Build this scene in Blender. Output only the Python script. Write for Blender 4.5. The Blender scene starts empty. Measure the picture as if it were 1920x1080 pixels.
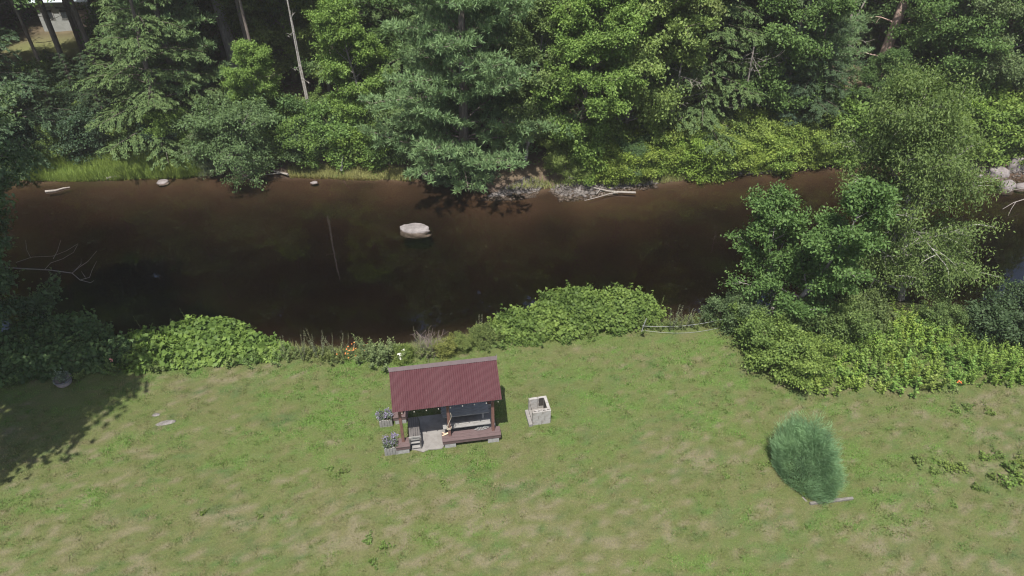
import bpy, math, random
import numpy as np
from mathutils import Vector, Matrix

# ------------------------------------------------------------------ camera, sky, sun, exposure
SC = bpy.context.scene
COL = SC.collection
PITCH = math.radians(38.36)
CAM_H = 20.0
FPX = 1371.0                                   # focal length in pixels of a 1920 px wide frame
cam_d = bpy.data.cameras.new('camera')
cam_d.sensor_width = 36.0
cam_d.lens = 36.0 * FPX / 1920.0
cam_d.clip_start = 0.1
cam_d.clip_end = 3000.0
cam = bpy.data.objects.new('camera', cam_d)
COL.objects.link(cam)
cam.location = (0, 0, CAM_H)
cam.rotation_euler = (math.pi / 2 - PITCH, 0, 0)
SC.camera = cam

SUN_EL = math.radians(66.0)
SUN_AZ = math.radians(11.0)                    # the light travels away from the camera and a little to the right
world = bpy.data.worlds.new('World')
SC.world = world
world.use_nodes = True
wn = world.node_tree.nodes
wl = world.node_tree.links
bg = wn['Background']
sky = wn.new('ShaderNodeTexSky')
sky.sky_type = 'NISHITA'
sky.sun_disc = False
sky.sun_elevation = SUN_EL
sky.sun_rotation = math.pi + SUN_AZ
sky.air_density = 1.0
sky.dust_density = 2.5
wl.new(sky.outputs[0], bg.inputs[0])
bg.inputs[1].default_value = 0.085
sun_d = bpy.data.lights.new('sun', 'SUN')
sun_d.energy = 4.2
sun_d.angle = math.radians(0.55)
sun_d.color = (1.0, 0.955, 0.89)
sun = bpy.data.objects.new('sun', sun_d)
COL.objects.link(sun)
ldir = Vector((math.sin(SUN_AZ) * math.cos(SUN_EL), math.cos(SUN_AZ) * math.cos(SUN_EL), -math.sin(SUN_EL)))
sun.rotation_euler = ldir.to_track_quat('-Z', 'Y').to_euler()
sun.location = (-5, -20, 60)
SC.view_settings.view_transform = 'Standard'
SC.view_settings.look = 'None'
SC.view_settings.gamma = 1.0
SC.view_settings.use_curve_mapping = False
SC.view_settings.exposure = 1.2
try:
    SC.cycles.transparent_max_bounces = 12
    SC.cycles.max_bounces = 8
    SC.cycles.filter_width = 1.15
    SC.cycles.diffuse_bounces = 3
    SC.cycles.transmission_bounces = 4
except Exception:
    pass

RNG = np.random.default_rng(11)
random.seed(5)


def at(px, py, z=0.0):
    """the point of height z that the photograph shows at pixel (px, py) of its 1920x1080 frame"""
    dx, dy = (px - 960) / FPX, -(py - 540) / FPX
    c, s = math.cos(PITCH), math.sin(PITCH)
    d = (dx, c + dy * s, -s + dy * c)
    t = (z - CAM_H) / d[2]
    return Vector((d[0] * t, d[1] * t, z))


# ------------------------------------------------------------------ numpy noise
def _hash(ix, iy, seed):
    n = (ix.astype(np.int64) * 374761393 + iy.astype(np.int64) * 668265263 + seed * 974711) & 0x7fffffff
    n = ((n ^ (n >> 13)) * 1274126177) & 0x7fffffff
    return ((n ^ (n >> 16)) & 0xffff) / 65535.0


def vnoise(x, y, seed=0):
    x = np.asarray(x, float); y = np.asarray(y, float)
    ix = np.floor(x); iy = np.floor(y)
    fx = x - ix; fy = y - iy
    fx = fx * fx * (3 - 2 * fx); fy = fy * fy * (3 - 2 * fy)
    a = _hash(ix, iy, seed); b = _hash(ix + 1, iy, seed)
    c = _hash(ix, iy + 1, seed); d = _hash(ix + 1, iy + 1, seed)
    return (a * (1 - fx) + b * fx) * (1 - fy) + (c * (1 - fx) + d * fx) * fy


def fbm(x, y, seed=0, octv=4, gain=0.5):
    s = 0; a = 1; t = 0
    for o in range(octv):
        s = s + a * vnoise(x * 2 ** o + 17.3 * o, y * 2 ** o - 9.1 * o, seed + o)
        t += a; a *= gain
    return s / t


def sstep(a, b, x):
    t = np.clip((x - a) / (b - a), 0, 1)
    return t * t * (3 - 2 * t)


# ------------------------------------------------------------------ materials
def new_mat(name):
    m = bpy.data.materials.new(name)
    m.use_nodes = True
    nt = m.node_tree
    b = nt.nodes['Principled BSDF']
    return m, nt, b


def rough_mat(name, c1, c2, scale=6.0, rough=0.8, bump=0.2, detail=6, c3=None, stretch=None, spec=0.3, metal=0.0, bscale=None):
    """two or three colours broken up by noise, with a little relief"""
    m, nt, b = new_mat(name)
    N, L = nt.nodes, nt.links
    tc = N.new('ShaderNodeTexCoord')
    mp = N.new('ShaderNodeMapping')
    if stretch:
        mp.inputs['Scale'].default_value = stretch
    L.new(tc.outputs['Object'], mp.inputs[0])
    nz = N.new('ShaderNodeTexNoise')
    nz.inputs['Scale'].default_value = scale
    nz.inputs['Detail'].default_value = detail
    nz.inputs['Roughness'].default_value = 0.65
    L.new(mp.outputs[0], nz.inputs['Vector'])
    cr = N.new('ShaderNodeValToRGB')
    cr.color_ramp.elements[0].position = 0.3
    cr.color_ramp.elements[0].color = (*c1, 1)
    cr.color_ramp.elements[1].position = 0.7
    cr.color_ramp.elements[1].color = (*c2, 1)
    if c3:
        e = cr.color_ramp.elements.new(0.5)
        e.color = (*c3, 1)
    L.new(nz.outputs[0], cr.inputs[0])
    L.new(cr.outputs[0], b.inputs['Base Color'])
    b.inputs['Roughness'].default_value = rough
    b.inputs['Specular IOR Level'].default_value = spec
    b.inputs['Metallic'].default_value = metal
    if bump:
        n2 = N.new('ShaderNodeTexNoise')
        n2.inputs['Scale'].default_value = bscale or scale * 4
        n2.inputs['Detail'].default_value = 5
        L.new(mp.outputs[0], n2.inputs['Vector'])
        bp = N.new('ShaderNodeBump')
        bp.inputs['Strength'].default_value = bump
        bp.inputs['Distance'].default_value = 0.02
        L.new(n2.outputs[0], bp.inputs['Height'])
        L.new(bp.outputs[0], b.inputs['Normal'])
    return m


def leaf_mat(name, trans=0.3, var=0.5, rough=0.55, spec=0.16, warm=0.05):
    """leaf colour = the plant's own object colour, varied leaf by leaf"""
    m, nt, b = new_mat(name)
    N, L = nt.nodes, nt.links
    oi = N.new('ShaderNodeObjectInfo')
    at_ = N.new('ShaderNodeAttribute'); at_.attribute_name = 'rnd'
    mr = N.new('ShaderNodeMapRange')
    mr.inputs['To Min'].default_value = 1 - var
    mr.inputs['To Max'].default_value = 1 + var
    L.new(at_.outputs['Fac'], mr.inputs[0])
    hs = N.new('ShaderNodeHueSaturation')
    mh = N.new('ShaderNodeMapRange')
    mh.inputs['To Min'].default_value = 0.5 + warm * 0.25
    mh.inputs['To Max'].default_value = 0.5 - warm * 0.35
    L.new(at_.outputs['Fac'], mh.inputs[0])
    L.new(mh.outputs[0], hs.inputs['Hue'])
    L.new(mr.outputs[0], hs.inputs['Value'])
    L.new(oi.outputs['Color'], hs.inputs['Color'])
    L.new(hs.outputs[0], b.inputs['Base Color'])
    b.inputs['Roughness'].default_value = rough
    b.inputs['Specular IOR Level'].default_value = spec
    tr = N.new('ShaderNodeBsdfTranslucent')
    mx = N.new('ShaderNodeMixRGB'); mx.blend_type = 'MULTIPLY'; mx.inputs[0].default_value = 1
    mx.inputs[2].default_value = (1.05, 1.15, 0.6, 1)
    L.new(hs.outputs[0], mx.inputs[1])
    L.new(mx.outputs[0], tr.inputs['Color'])
    ms = N.new('ShaderNodeMixShader'); ms.inputs[0].default_value = trans
    L.new(b.outputs[0], ms.inputs[1]); L.new(tr.outputs[0], ms.inputs[2])
    L.new(ms.outputs[0], N['Material Output'].inputs['Surface'])
    return m


def vcol_mat(name, attr='tint', rough=0.9, trans=0.0, bump=0.0, nscale=40, namp=0.35):
    """colour stored on the mesh, broken up by fine noise"""
    m, nt, b = new_mat(name)
    N, L = nt.nodes, nt.links
    a = N.new('ShaderNodeAttribute'); a.attribute_name = attr
    out = a.outputs['Color']
    tc = N.new('ShaderNodeTexCoord')
    if namp:
        nz = N.new('ShaderNodeTexNoise'); nz.inputs['Scale'].default_value = nscale
        nz.inputs['Detail'].default_value = 6; nz.inputs['Roughness'].default_value = 0.7
        L.new(tc.outputs['Object'], nz.inputs['Vector'])
        mr = N.new('ShaderNodeMapRange'); mr.inputs['From Min'].default_value = 0.25; mr.inputs['From Max'].default_value = 0.75
        mr.inputs['To Min'].default_value = 1 - namp; mr.inputs['To Max'].default_value = 1 + namp
        L.new(nz.outputs[0], mr.inputs[0])
        vm = N.new('ShaderNodeVectorMath'); vm.operation = 'SCALE'
        L.new(out, vm.inputs[0]); L.new(mr.outputs[0], vm.inputs['Scale'])
        out = vm.outputs[0]
    L.new(out, b.inputs['Base Color'])
    b.inputs['Roughness'].default_value = rough
    b.inputs['Specular IOR Level'].default_value = 0.15
    if bump:
        n2 = N.new('ShaderNodeTexNoise'); n2.inputs['Scale'].default_value = nscale * 0.6; n2.inputs['Detail'].default_value = 5
        L.new(tc.outputs['Object'], n2.inputs['Vector'])
        bp = N.new('ShaderNodeBump'); bp.inputs['Strength'].default_value = bump; bp.inputs['Distance'].default_value = 0.05
        L.new(n2.outputs[0], bp.inputs['Height']); L.new(bp.outputs[0], b.inputs['Normal'])
    if trans:
        tr = N.new('ShaderNodeBsdfTranslucent'); L.new(out, tr.inputs['Color'])
        ms = N.new('ShaderNodeMixShader'); ms.inputs[0].default_value = trans
        L.new(b.outputs[0], ms.inputs[1]); L.new(tr.outputs[0], ms.inputs[2])
        L.new(ms.outputs[0], N['Material Output'].inputs['Surface'])
    return m


M = {}
M['leaf'] = leaf_mat('leaf', trans=0.4)
M['needle'] = leaf_mat('needle', trans=0.3, var=0.4, rough=0.6, spec=0.15, warm=0.06)
M['bark'] = rough_mat('bark', (0.07, 0.055, 0.045), (0.17, 0.145, 0.125), 5, 0.9, 0.5, stretch=(3, 3, 0.5))
M['greybark'] = rough_mat('greybark', (0.14, 0.125, 0.115), (0.27, 0.25, 0.235), 5, 0.9, 0.5, stretch=(3, 3, 0.5))
M['palebark'] = rough_mat('palebark', (0.165, 0.15, 0.1312), (0.375, 0.36, 0.3375), 4, 0.8, 0.3, stretch=(1, 1, 2.5))
M['deadwood'] = rough_mat('deadwood', (0.128, 0.112, 0.096), (0.256, 0.236, 0.212), 8, 0.85, 0.3, stretch=(2, 2, 1))
M['redwood'] = rough_mat('broken_wood', (0.2, 0.12, 0.09), (0.42, 0.33, 0.28), 8, 0.85, 0.5, stretch=(3, 3, 0.6))
M['stem'] = rough_mat('stem', (0.05, 0.045, 0.025), (0.12, 0.1, 0.06), 10, 0.9, 0.2)
M['rock'] = rough_mat('rock', (0.0936, 0.08064, 0.07776), (0.2016, 0.18, 0.1764), 3.0, 0.85, 0.8, c3=(0.144, 0.1282, 0.1253), bscale=14)
M['paving'] = rough_mat('paving_stone', (0.06825, 0.063, 0.05512), (0.168, 0.1549, 0.147), 7.0, 0.85, 0.6, bscale=30)
M['wetrock'] = rough_mat('river_rock', (0.085, 0.077, 0.073), (0.2, 0.182, 0.176), 3.0, 0.8, 0.9, c3=(0.14, 0.127, 0.122), bscale=12)
M['pebble'] = rough_mat('pebble', (0.05, 0.0425, 0.0375), (0.15, 0.135, 0.125), 2.5, 0.85, 0.3)
M['concrete'] = rough_mat('concrete', (0.1267, 0.1181, 0.1094), (0.1901, 0.1814, 0.1699), 5, 0.9, 0.4, bscale=60)
M['block'] = rough_mat('block', (0.1798, 0.1765, 0.1665), (0.2797, 0.2764, 0.2664), 7, 0.9, 0.5, bscale=70)
M['limeblock'] = rough_mat('whitewashed_block', (0.13, 0.112, 0.095), (0.285, 0.28, 0.268), 5, 0.85, 0.5, c3=(0.235, 0.225, 0.21), bscale=50)
M['brownboard'] = rough_mat('brown_board', (0.064, 0.04224, 0.04096), (0.1056, 0.0736, 0.07168), 5, 0.75, 0.3, stretch=(1, 9, 9), c3=(0.0832, 0.05632, 0.05504))
M['brownpost'] = rough_mat('brown_post', (0.08, 0.04, 0.032), (0.16, 0.084, 0.068), 5, 0.75, 0.3, stretch=(9, 9, 1))
M['greyboard'] = rough_mat('grey_board', (0.1248, 0.1217, 0.1154), (0.2246, 0.2184, 0.2059), 5, 0.8, 0.3, stretch=(1, 9, 9))
M['darkboard'] = rough_mat('dark_board', (0.05, 0.045, 0.042), (0.11, 0.1, 0.095), 5, 0.8, 0.3, stretch=(9, 1, 9))
M['oldtimber'] = rough_mat('old_timber', (0.06, 0.055, 0.05), (0.17, 0.16, 0.145), 6, 0.9, 0.4, stretch=(1, 5, 5))
M['rope'] = rough_mat('rope', (0.224, 0.189, 0.14), (0.385, 0.336, 0.266), 40, 0.9, 0.3)
M['whiterope'] = rough_mat('white_rope', (0.168, 0.1764, 0.168), (0.2604, 0.2688, 0.2604), 30, 0.8, 0.2)
M['bulb'] = rough_mat('bulb', (0.196, 0.1862, 0.1617), (0.2695, 0.2548, 0.2205), 20, 0.3, 0)
M['wire'] = rough_mat('wire', (0.02, 0.02, 0.02), (0.04, 0.04, 0.04), 20, 0.6, 0)
M['purple'] = leaf_mat('petal', trans=0.25, var=0.35, warm=0.1)
M['tyre'] = rough_mat('tyre', (0.05, 0.05, 0.052), (0.14, 0.14, 0.14), 8, 0.8, 0.3)
M['soil'] = rough_mat('soil', (0.06, 0.045, 0.03), (0.12, 0.09, 0.06), 10, 0.95, 0.5)
M['soot'] = rough_mat('soot', (0.02, 0.018, 0.016), (0.05, 0.045, 0.04), 10, 0.95, 0.3)
M['steelroof'] = rough_mat('pale_metal', (0.42, 0.5, 0.55), (0.55, 0.62, 0.66), 2, 0.45, 0, spec=0.4)
M['siding'] = rough_mat('siding', (0.2, 0.21, 0.2), (0.28, 0.29, 0.28), 3, 0.8, 0.1)
M['brownsiding'] = rough_mat('brown_siding', (0.12, 0.095, 0.075), (0.2, 0.16, 0.13), 3, 0.8, 0.1)
M['redmetal'] = rough_mat('red_metal', (0.42, 0.03, 0.05), (0.55, 0.05, 0.07), 3, 0.5, 0)
M['glass'] = rough_mat('dark_glass', (0.015, 0.018, 0.02), (0.03, 0.035, 0.04), 3, 0.1, 0, spec=0.5)
M['gold'] = leaf_mat('flower', trans=0.2, var=0.25, warm=0.05)


def wet_line(m):
    nt = m.node_tree; N, L = nt.nodes, nt.links; b = N['Principled BSDF']
    src = b.inputs['Base Color'].links[0].from_socket
    g = N.new('ShaderNodeNewGeometry'); sx = N.new('ShaderNodeSeparateXYZ'); L.new(g.outputs['Position'], sx.inputs[0])
    mr = N.new('ShaderNodeMapRange'); mr.inputs['From Min'].default_value = -1.185; mr.inputs['From Max'].default_value = -1.14
    mr.inputs['To Min'].default_value = 0.88; mr.inputs['To Max'].default_value = 1.0
    L.new(sx.outputs['Z'], mr.inputs[0])
    vm = N.new('ShaderNodeVectorMath'); vm.operation = 'SCALE'; L.new(src, vm.inputs[0]); L.new(mr.outputs[0], vm.inputs['Scale'])
    L.new(vm.outputs[0], b.inputs['Base Color'])


wet_line(M['wetrock'])


def roof_material():
    m, nt, b = new_mat('maroon_metal')
    N, L = nt.nodes, nt.links
    tc = N.new('ShaderNodeTexCoord')
    mp = N.new('ShaderNodeMapping'); mp.inputs['Scale'].default_value = (9, 0.7, 0.7)
    L.new(tc.outputs['Object'], mp.inputs[0])
    nz = N.new('ShaderNodeTexNoise'); nz.inputs['Scale'].default_value = 2.2; nz.inputs['Detail'].default_value = 8
    nz.inputs['Roughness'].default_value = 0.7
    L.new(mp.outputs[0], nz.inputs['Vector'])
    cr = N.new('ShaderNodeValToRGB')
    cr.color_ramp.elements[0].position = 0.3; cr.color_ramp.elements[0].color = (0.046, 0.0135, 0.0165, 1)
    cr.color_ramp.elements[1].position = 0.72; cr.color_ramp.elements[1].color = (0.062, 0.0205, 0.0245, 1)
    L.new(nz.outputs[0], cr.inputs[0])
    L.new(cr.outputs[0], b.inputs['Base Color'])
    b.inputs['Roughness'].default_value = 0.6
    b.inputs['Specular IOR Level'].default_value = 0.22
    return m


M['roof'] = roof_material()


# ------------------------------------------------------------------ mesh helpers
def mesh_from(name, verts, faces):
    me = bpy.data.meshes.new(name)
    me.from_pydata([tuple(v) for v in verts], [], faces)
    me.update()
    return me


def fast_mesh(name, V, F):
    """V (n,3), F (m,k) with a constant number of corners"""
    V = np.ascontiguousarray(V, np.float32); F = np.ascontiguousarray(F, np.int32)
    me = bpy.data.meshes.new(name)
    k = F.shape[1]
    me.vertices.add(len(V)); me.vertices.foreach_set('co', V.ravel())
    me.loops.add(F.size); me.loops.foreach_set('vertex_index', F.ravel())
    me.polygons.add(len(F))
    me.polygons.foreach_set('loop_start', np.arange(0, F.size, k, dtype=np.int32))
    me.polygons.foreach_set('loop_total', np.full(len(F), k, np.int32))
    me.update(calc_edges=True)
    return me


def face_attr(me, name, vals):
    a = me.attributes.new(name, 'FLOAT', 'FACE')
    a.data.foreach_set('value', np.ascontiguousarray(vals, np.float32))


def color_attr(me, name, cols, domain='POINT'):
    a = me.attributes.new(name, 'FLOAT_COLOR', domain)
    c = np.ones((len(cols), 4), np.float32); c[:, :3] = cols
    a.data.foreach_set('color', c.ravel())


def obj(name, me, mat=None, parent=None, color=None, smooth=False):
    if mat is not None and len(me.materials) == 0:
        me.materials.append(mat)
    if smooth:
        me.polygons.foreach_set('use_smooth', np.ones(len(me.polygons), bool))
    o = bpy.data.objects.new(name, me)
    COL.objects.link(o)
    if parent is not None:
        o.parent = parent
    if color is not None:
        o.color = (*color, 1)
    return o


def tag(o, label, cat, group=None):
    o['label'] = label; o['category'] = cat
    if group:
        o['group'] = group
    return o


def thing(name, label, cat, loc=(0, 0, 0), rz=0.0, group=None):
    o = bpy.data.objects.new(name, None)
    COL.objects.link(o)
    o.empty_display_size = 0.3
    o.location = loc; o.rotation_euler = (0, 0, rz)
    return tag(o, label, cat, group)


def dup(root, loc, rz=0.0, scale=1.0, label=None, cat=None, group=None, color=None, name=None, tilt=(0, 0)):
    r = root.copy(); COL.objects.link(r)
    if name: r.name = name
    r.location = loc; r.rotation_euler = (tilt[0], tilt[1], rz)
    r.scale = (scale,) * 3 if not hasattr(scale, '__len__') else scale
    if label: r['label'] = label
    if cat: r['category'] = cat
    if group: r['group'] = group
    elif 'group' in r: del r['group']
    for ch in list(root.children):
        c = ch.copy(); COL.objects.link(c); c.parent = r
        if color is not None and ch.name.split('.')[0] in ('crown', 'foliage'):
            c.color = (*color, 1)
    return r


def box_geo(sx, sy, sz, bev=0.0):
    """a box centred on the origin; bev chamfers its edges"""
    if bev <= 0:
        x, y, z = sx / 2, sy / 2, sz / 2
        V = [(-x, -y, -z), (x, -y, -z), (x, y, -z), (-x, y, -z), (-x, -y, z), (x, -y, z), (x, y, z), (-x, y, z)]
        F = [(0, 3, 2, 1), (4, 5, 6, 7), (0, 1, 5, 4), (1, 2, 6, 5), (2, 3, 7, 6), (3, 0, 4, 7)]
        return np.array(V), F
    import bmesh
    bm = bmesh.new()
    bmesh.ops.create_cube(bm, size=1.0)
    bmesh.ops.scale(bm, vec=(sx, sy, sz), verts=bm.verts)
    bmesh.ops.bevel(bm, geom=bm.edges[:], offset=bev, segments=1, affect='EDGES')
    bm.verts.index_update()
    V = np.array([v.co[:] for v in bm.verts]); F = [tuple(v.index for v in f.verts) for f in bm.faces]
    bm.free()
    return V, F


def box(name, c, s, mat, parent=None, rot=(0, 0, 0), bev=0.0, label=None):
    V, F = box_geo(*s, bev)
    me = mesh_from(name, V, F)
    o = obj(name, me, mat, parent)
    o.location = c; o.rotation_euler = rot
    if label: o['label'] = label
    return o


def join_geo(parts):
    V = []; F = []; n = 0
    for v, f in parts:
        V.extend([tuple(p) for p in v]); F.extend([tuple(i + n for i in q) for q in f]); n += len(v)
    return V, F


def tubes(polys, sides=6):
    """polys: list of (points (n,3), radii (n)); returns quad mesh arrays"""
    VV = []; FF = []; n0 = 0
    ang = np.linspace(0, 2 * np.pi, sides, endpoint=False)
    ca, sa = np.cos(ang), np.sin(ang)
    for P, R in polys:
        P = np.asarray(P, float); R = np.asarray(R, float)
        T = np.gradient(P, axis=0)
        T /= np.linalg.norm(T, axis=1, keepdims=True) + 1e-9
        ref = np.where(np.abs(T[:, 2:3]) > 0.9, np.array([[1.0, 0, 0]]), np.array([[0, 0, 1.0]]))
        A = np.cross(T, ref); A /= np.linalg.norm(A, axis=1, keepdims=True) + 1e-9
        B = np.cross(T, A)
        ring = P[:, None, :] + R[:, None, None] * (A[:, None, :] * ca[None, :, None] + B[:, None, :] * sa[None, :, None])
        m = len(P)
        VV.append(ring.reshape(-1, 3))
        i = np.arange(m - 1)[:, None] * sides; j = np.arange(sides)[None, :]; j2 = (j + 1) % sides
        q = np.stack([i + j, i + j2, i + sides + j2, i + sides + j], -1).reshape(-1, 4) + n0
        FF.append(q); n0 += m * sides
    return np.concatenate(VV), np.concatenate(FF)


def tube_obj(name, polys, mat, parent=None, sides=6):
    V, F = tubes(polys, sides)
    return obj(name, fast_mesh(name, V, F), mat, parent, smooth=True)


def unit(a):
    return a / (np.linalg.norm(a, axis=-1, keepdims=True) + 1e-9)


def leaf_arrays(P, D, Nn, Ln, Wd, fold=0.15):
    """rhombic leaves at P pointing along D with normal Nn"""
    D = unit(D); S = unit(np.cross(D, Nn)); U = np.cross(S, D)
    Ln = np.asarray(Ln)[:, None]; Wd = np.asarray(Wd)[:, None]
    a = P
    b = P + D * Ln * 0.45 + S * Wd * 0.5 + U * Ln * fold
    c = P + D * Ln
    d = P + D * Ln * 0.45 - S * Wd * 0.5 + U * Ln * fold
    V = np.stack([a, b, c, d], 1).reshape(-1, 3)
    F = np.arange(len(P) * 4).reshape(-1, 4)
    return V, F


def leaf_mesh(name, P, D, Nn, Ln, Wd, rnd, fold=0.15):
    V, F = leaf_arrays(P, D, Nn, Ln, Wd, fold)
    me = fast_mesh(name, V, F)
    face_attr(me, 'rnd', rnd)
    return me


def rand_dirs(r, n):
    return unit(r.normal(size=(n, 3)))


# ------------------------------------------------------------------ plants: prototypes
def bend_line(p0, d0, length, n, r, curl=0.0, up=0.0):
    """a wandering polyline from p0 along d0"""
    P = [np.array(p0, float)]; d = np.array(d0, float); d /= np.linalg.norm(d)
    st = length / (n - 1)
    for i in range(n - 1):
        d = d + r.normal(size=3) * curl + np.array([0, 0, up])
        d /= np.linalg.norm(d)
        P.append(P[-1] + d * st)
    return np.array(P)


def along(P, t):
    """point and direction at fraction t of a polyline"""
    f = t * (len(P) - 1); i = min(int(f), len(P) - 2); u = f - i
    return P[i] * (1 - u) + P[i + 1] * u, unit(P[i + 1] - P[i])


def broadleaf(seed, H, R, base=0.2, nl=26, leaf=0.17, lw=0.62, nleaf=42000, elev=0.6, hang=0.0, lean=(0, 0), trunk_r=0.16,
              profile=None, nsub=7, ntwig=4, spread=0.2, updroop=0.03, up_bias=0.55, clump=0.5, stems=1):
    r = np.random.default_rng(seed)
    polys = []; anchors = []; outd = []; wts = []
    prof = profile or (lambda t: math.sin(math.pi * min(1, 0.18 + 0.82 * t)) ** 0.7)
    for s_ in range(stems):
        d0 = np.array([lean[0], lean[1], 1.0]) + (r.normal(size=3) * 0.22 if stems > 1 else 0)
        hh = H * (1 if s_ == 0 else r.uniform(0.7, 0.95))
        T = bend_line((r.normal() * 0.15 * (stems > 1), r.normal() * 0.15 * (stems > 1), -0.15), d0, hh + 0.15, 9, r, 0.06, 0.03)
        tr = trunk_r * (1.0 - 0.9 * np.linspace(0, 1, 9) ** 1.1)
        polys.append((T, tr))
        az = r.uniform(0, 6.28)
        for i in range(nl // stems):
            t = base + (0.97 - base) * ((i + r.uniform(0, 0.8)) / (nl // stems))
            p0, td = along(T, t)
            az += 2.39996 + r.normal() * 0.35
            tt = (t - base) / (1 - base)
            L = R * prof(tt) * r.uniform(0.65, 1.2)
            if L < 0.25: L = 0.25
            e = elev + 0.5 * tt + r.normal() * 0.15
            d = np.array([math.cos(az) * math.cos(e), math.sin(az) * math.cos(e), math.sin(e)])
            Lp = bend_line(p0, d, L, 7, r, 0.09, updroop - 0.04)
            r0 = max(0.012, trunk_r * (1 - 0.85 * t) * 0.42)
            polys.append((Lp, r0 * (1 - 0.85 * np.linspace(0, 1, 7))))
            lw_ = 0.4 + r.uniform(0, 1.2) * clump + (1 - clump) * 0.6
            for k in range(nsub):
                u = 0.25 + 0.75 * (k + r.uniform(0, 1)) / nsub
                q0, qd = along(Lp, min(u, 0.99))
                side = unit(np.cross(qd, [0, 0, 1.0]) * (1 if k % 2 else -1) + qd * 0.8 + np.array([0, 0, r.normal() * 0.3 + 0.1]) + r.normal(size=3) * 0.2)
                SL = L * 0.42 * (1.15 - 0.6 * u) * r.uniform(0.6, 1.3) + 0.15
                Sp = bend_line(q0, side, SL, 5, r, 0.14, updroop - 0.06)
                polys.append((Sp, r0 * 0.35 * (1 - 0.8 * np.linspace(0, 1, 5))))
                for w in range(ntwig):
                    v = 0.2 + 0.8 * (w + r.uniform(0, 1)) / ntwig
                    a0, ad = along(Sp, min(v, 0.99))
                    ad = unit(ad + r.normal(size=3) * 0.6)
                    for b_ in (0.0, 0.5, 1.0):
                        anchors.append(a0 + ad * b_ * spread * 1.6); outd.append(ad); wts.append(lw_)
    A = np.array(anchors); O = np.array(outd); Wt = np.array(wts); Wt /= Wt.sum()
    idx = r.choice(len(A), nleaf, p=Wt)
    P = A[idx] + r.normal(size=(nleaf, 3)) * spread * np.array([1, 1, 0.6])
    D = unit(O[idx] * 0.7 + rand_dirs(r, nleaf) * 1.0 + np.array([0, 0, -hang]))
    Nn = unit(np.array([0, 0, 1.0]) * up_bias + rand_dirs(r, nleaf) * 0.6 + unit(P - np.array([0, 0, H * 0.5])) * 0.35)
    Ln = leaf * r.uniform(0.7, 1.3, nleaf)
    grp = r.uniform(0, 1, len(A))
    rnd = np.clip(0.55 * r.uniform(0, 1, nleaf) + 0.45 * grp[idx], 0, 1)
    return polys, leaf_mesh('crown', P, D, Nn, Ln, Ln * lw, rnd)


def pine(seed, H, R, base=0.06, nwh=14, nneedle=100000, nl=0.3, nw=0.05, trunk_r=0.3):
    r = np.random.default_rng(seed)
    T = bend_line((0, 0, -0.2), (0.02, 0.0, 1), H + 0.2, 10, r, 0.02, 0.02)
    polys = [(T, trunk_r * (1 - 0.92 * np.linspace(0, 1, 10)))]
    A = []; O = []
    for w in range(nwh):
        t = base + (0.985 - base) * (w + r.uniform(-0.2, 0.2)) / nwh
        t = max(0.02, t)
        n = int(r.integers(5, 9)); az0 = r.uniform(0, 6.28)
        for i in range(n):
            az = az0 + i * 6.283 / n + r.normal() * 0.25
            L = R * (1 - t) ** 0.75 * r.uniform(0.6, 1.12) + 0.3
            if t < 0.12: L *= r.uniform(0.5, 1.0)
            p0, _ = along(T, min(t, 0.99))
            e = 0.12 + 0.55 * t + r.normal() * 0.1
            d = np.array([math.cos(az) * math.cos(e), math.sin(az) * math.cos(e), math.sin(e)])
            Lp = bend_line(p0, d, L, 7, r, 0.05, 0.015)
            polys.append((Lp, max(0.014, trunk_r * 0.2 * (1 - t)) * (1 - 0.85 * np.linspace(0, 1, 7))))
            nsub = max(4, int(L * 3.4))
            for k in range(nsub):
                u = 0.1 + 0.9 * (k + r.uniform(0, 1)) / nsub
                q0, qd = along(Lp, min(u, 0.99))
                side = unit(np.cross(qd, [0, 0, 1.0]) * (1 if k % 2 else -1) + qd * 0.9 + r.normal(size=3) * np.array([0.2, 0.2, 0.08]))
                SL = L * 0.34 * (1.2 - 0.75 * u) * r.uniform(0.7, 1.3) + 0.2
                Sp = bend_line(q0, side, SL, 4, r, 0.07, 0.02)
                polys.append((Sp, 0.012 * (1 - 0.7 * np.linspace(0, 1, 4))))
                nt = max(3, int(SL * 7))
                for v in range(nt):
                    a0, ad = along(Sp, min(0.99, 0.15 + 0.85 * (v + r.uniform(0, 1)) / nt))
                    A.append(a0 + r.normal(size=3) * np.array([0.09, 0.09, 0.03])); O.append(ad)
    A = np.array(A); O = np.array(O)
    per = max(5, int(nneedle / len(A)))
    idx = np.repeat(np.arange(len(A)), per)
    n = len(idx)
    D = unit(O[idx] * 0.55 + np.array([0, 0, 0.35]) + rand_dirs(r, n) * 0.9)
    P = A[idx] + r.normal(size=(n, 3)) * 0.03
    Ln = nl * r.uniform(0.6, 1.2, n)
    grp = r.uniform(0, 1, len(A))
    rnd = np.clip(0.5 * r.uniform(0, 1, n) + 0.5 * grp[idx], 0, 1)
    Nn = unit(rand_dirs(r, n) + np.array([0, 0, 0.8]))
    return polys, leaf_mesh('crown', P, D, Nn, Ln, np.full(n, nw), rnd, 0.03)


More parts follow.
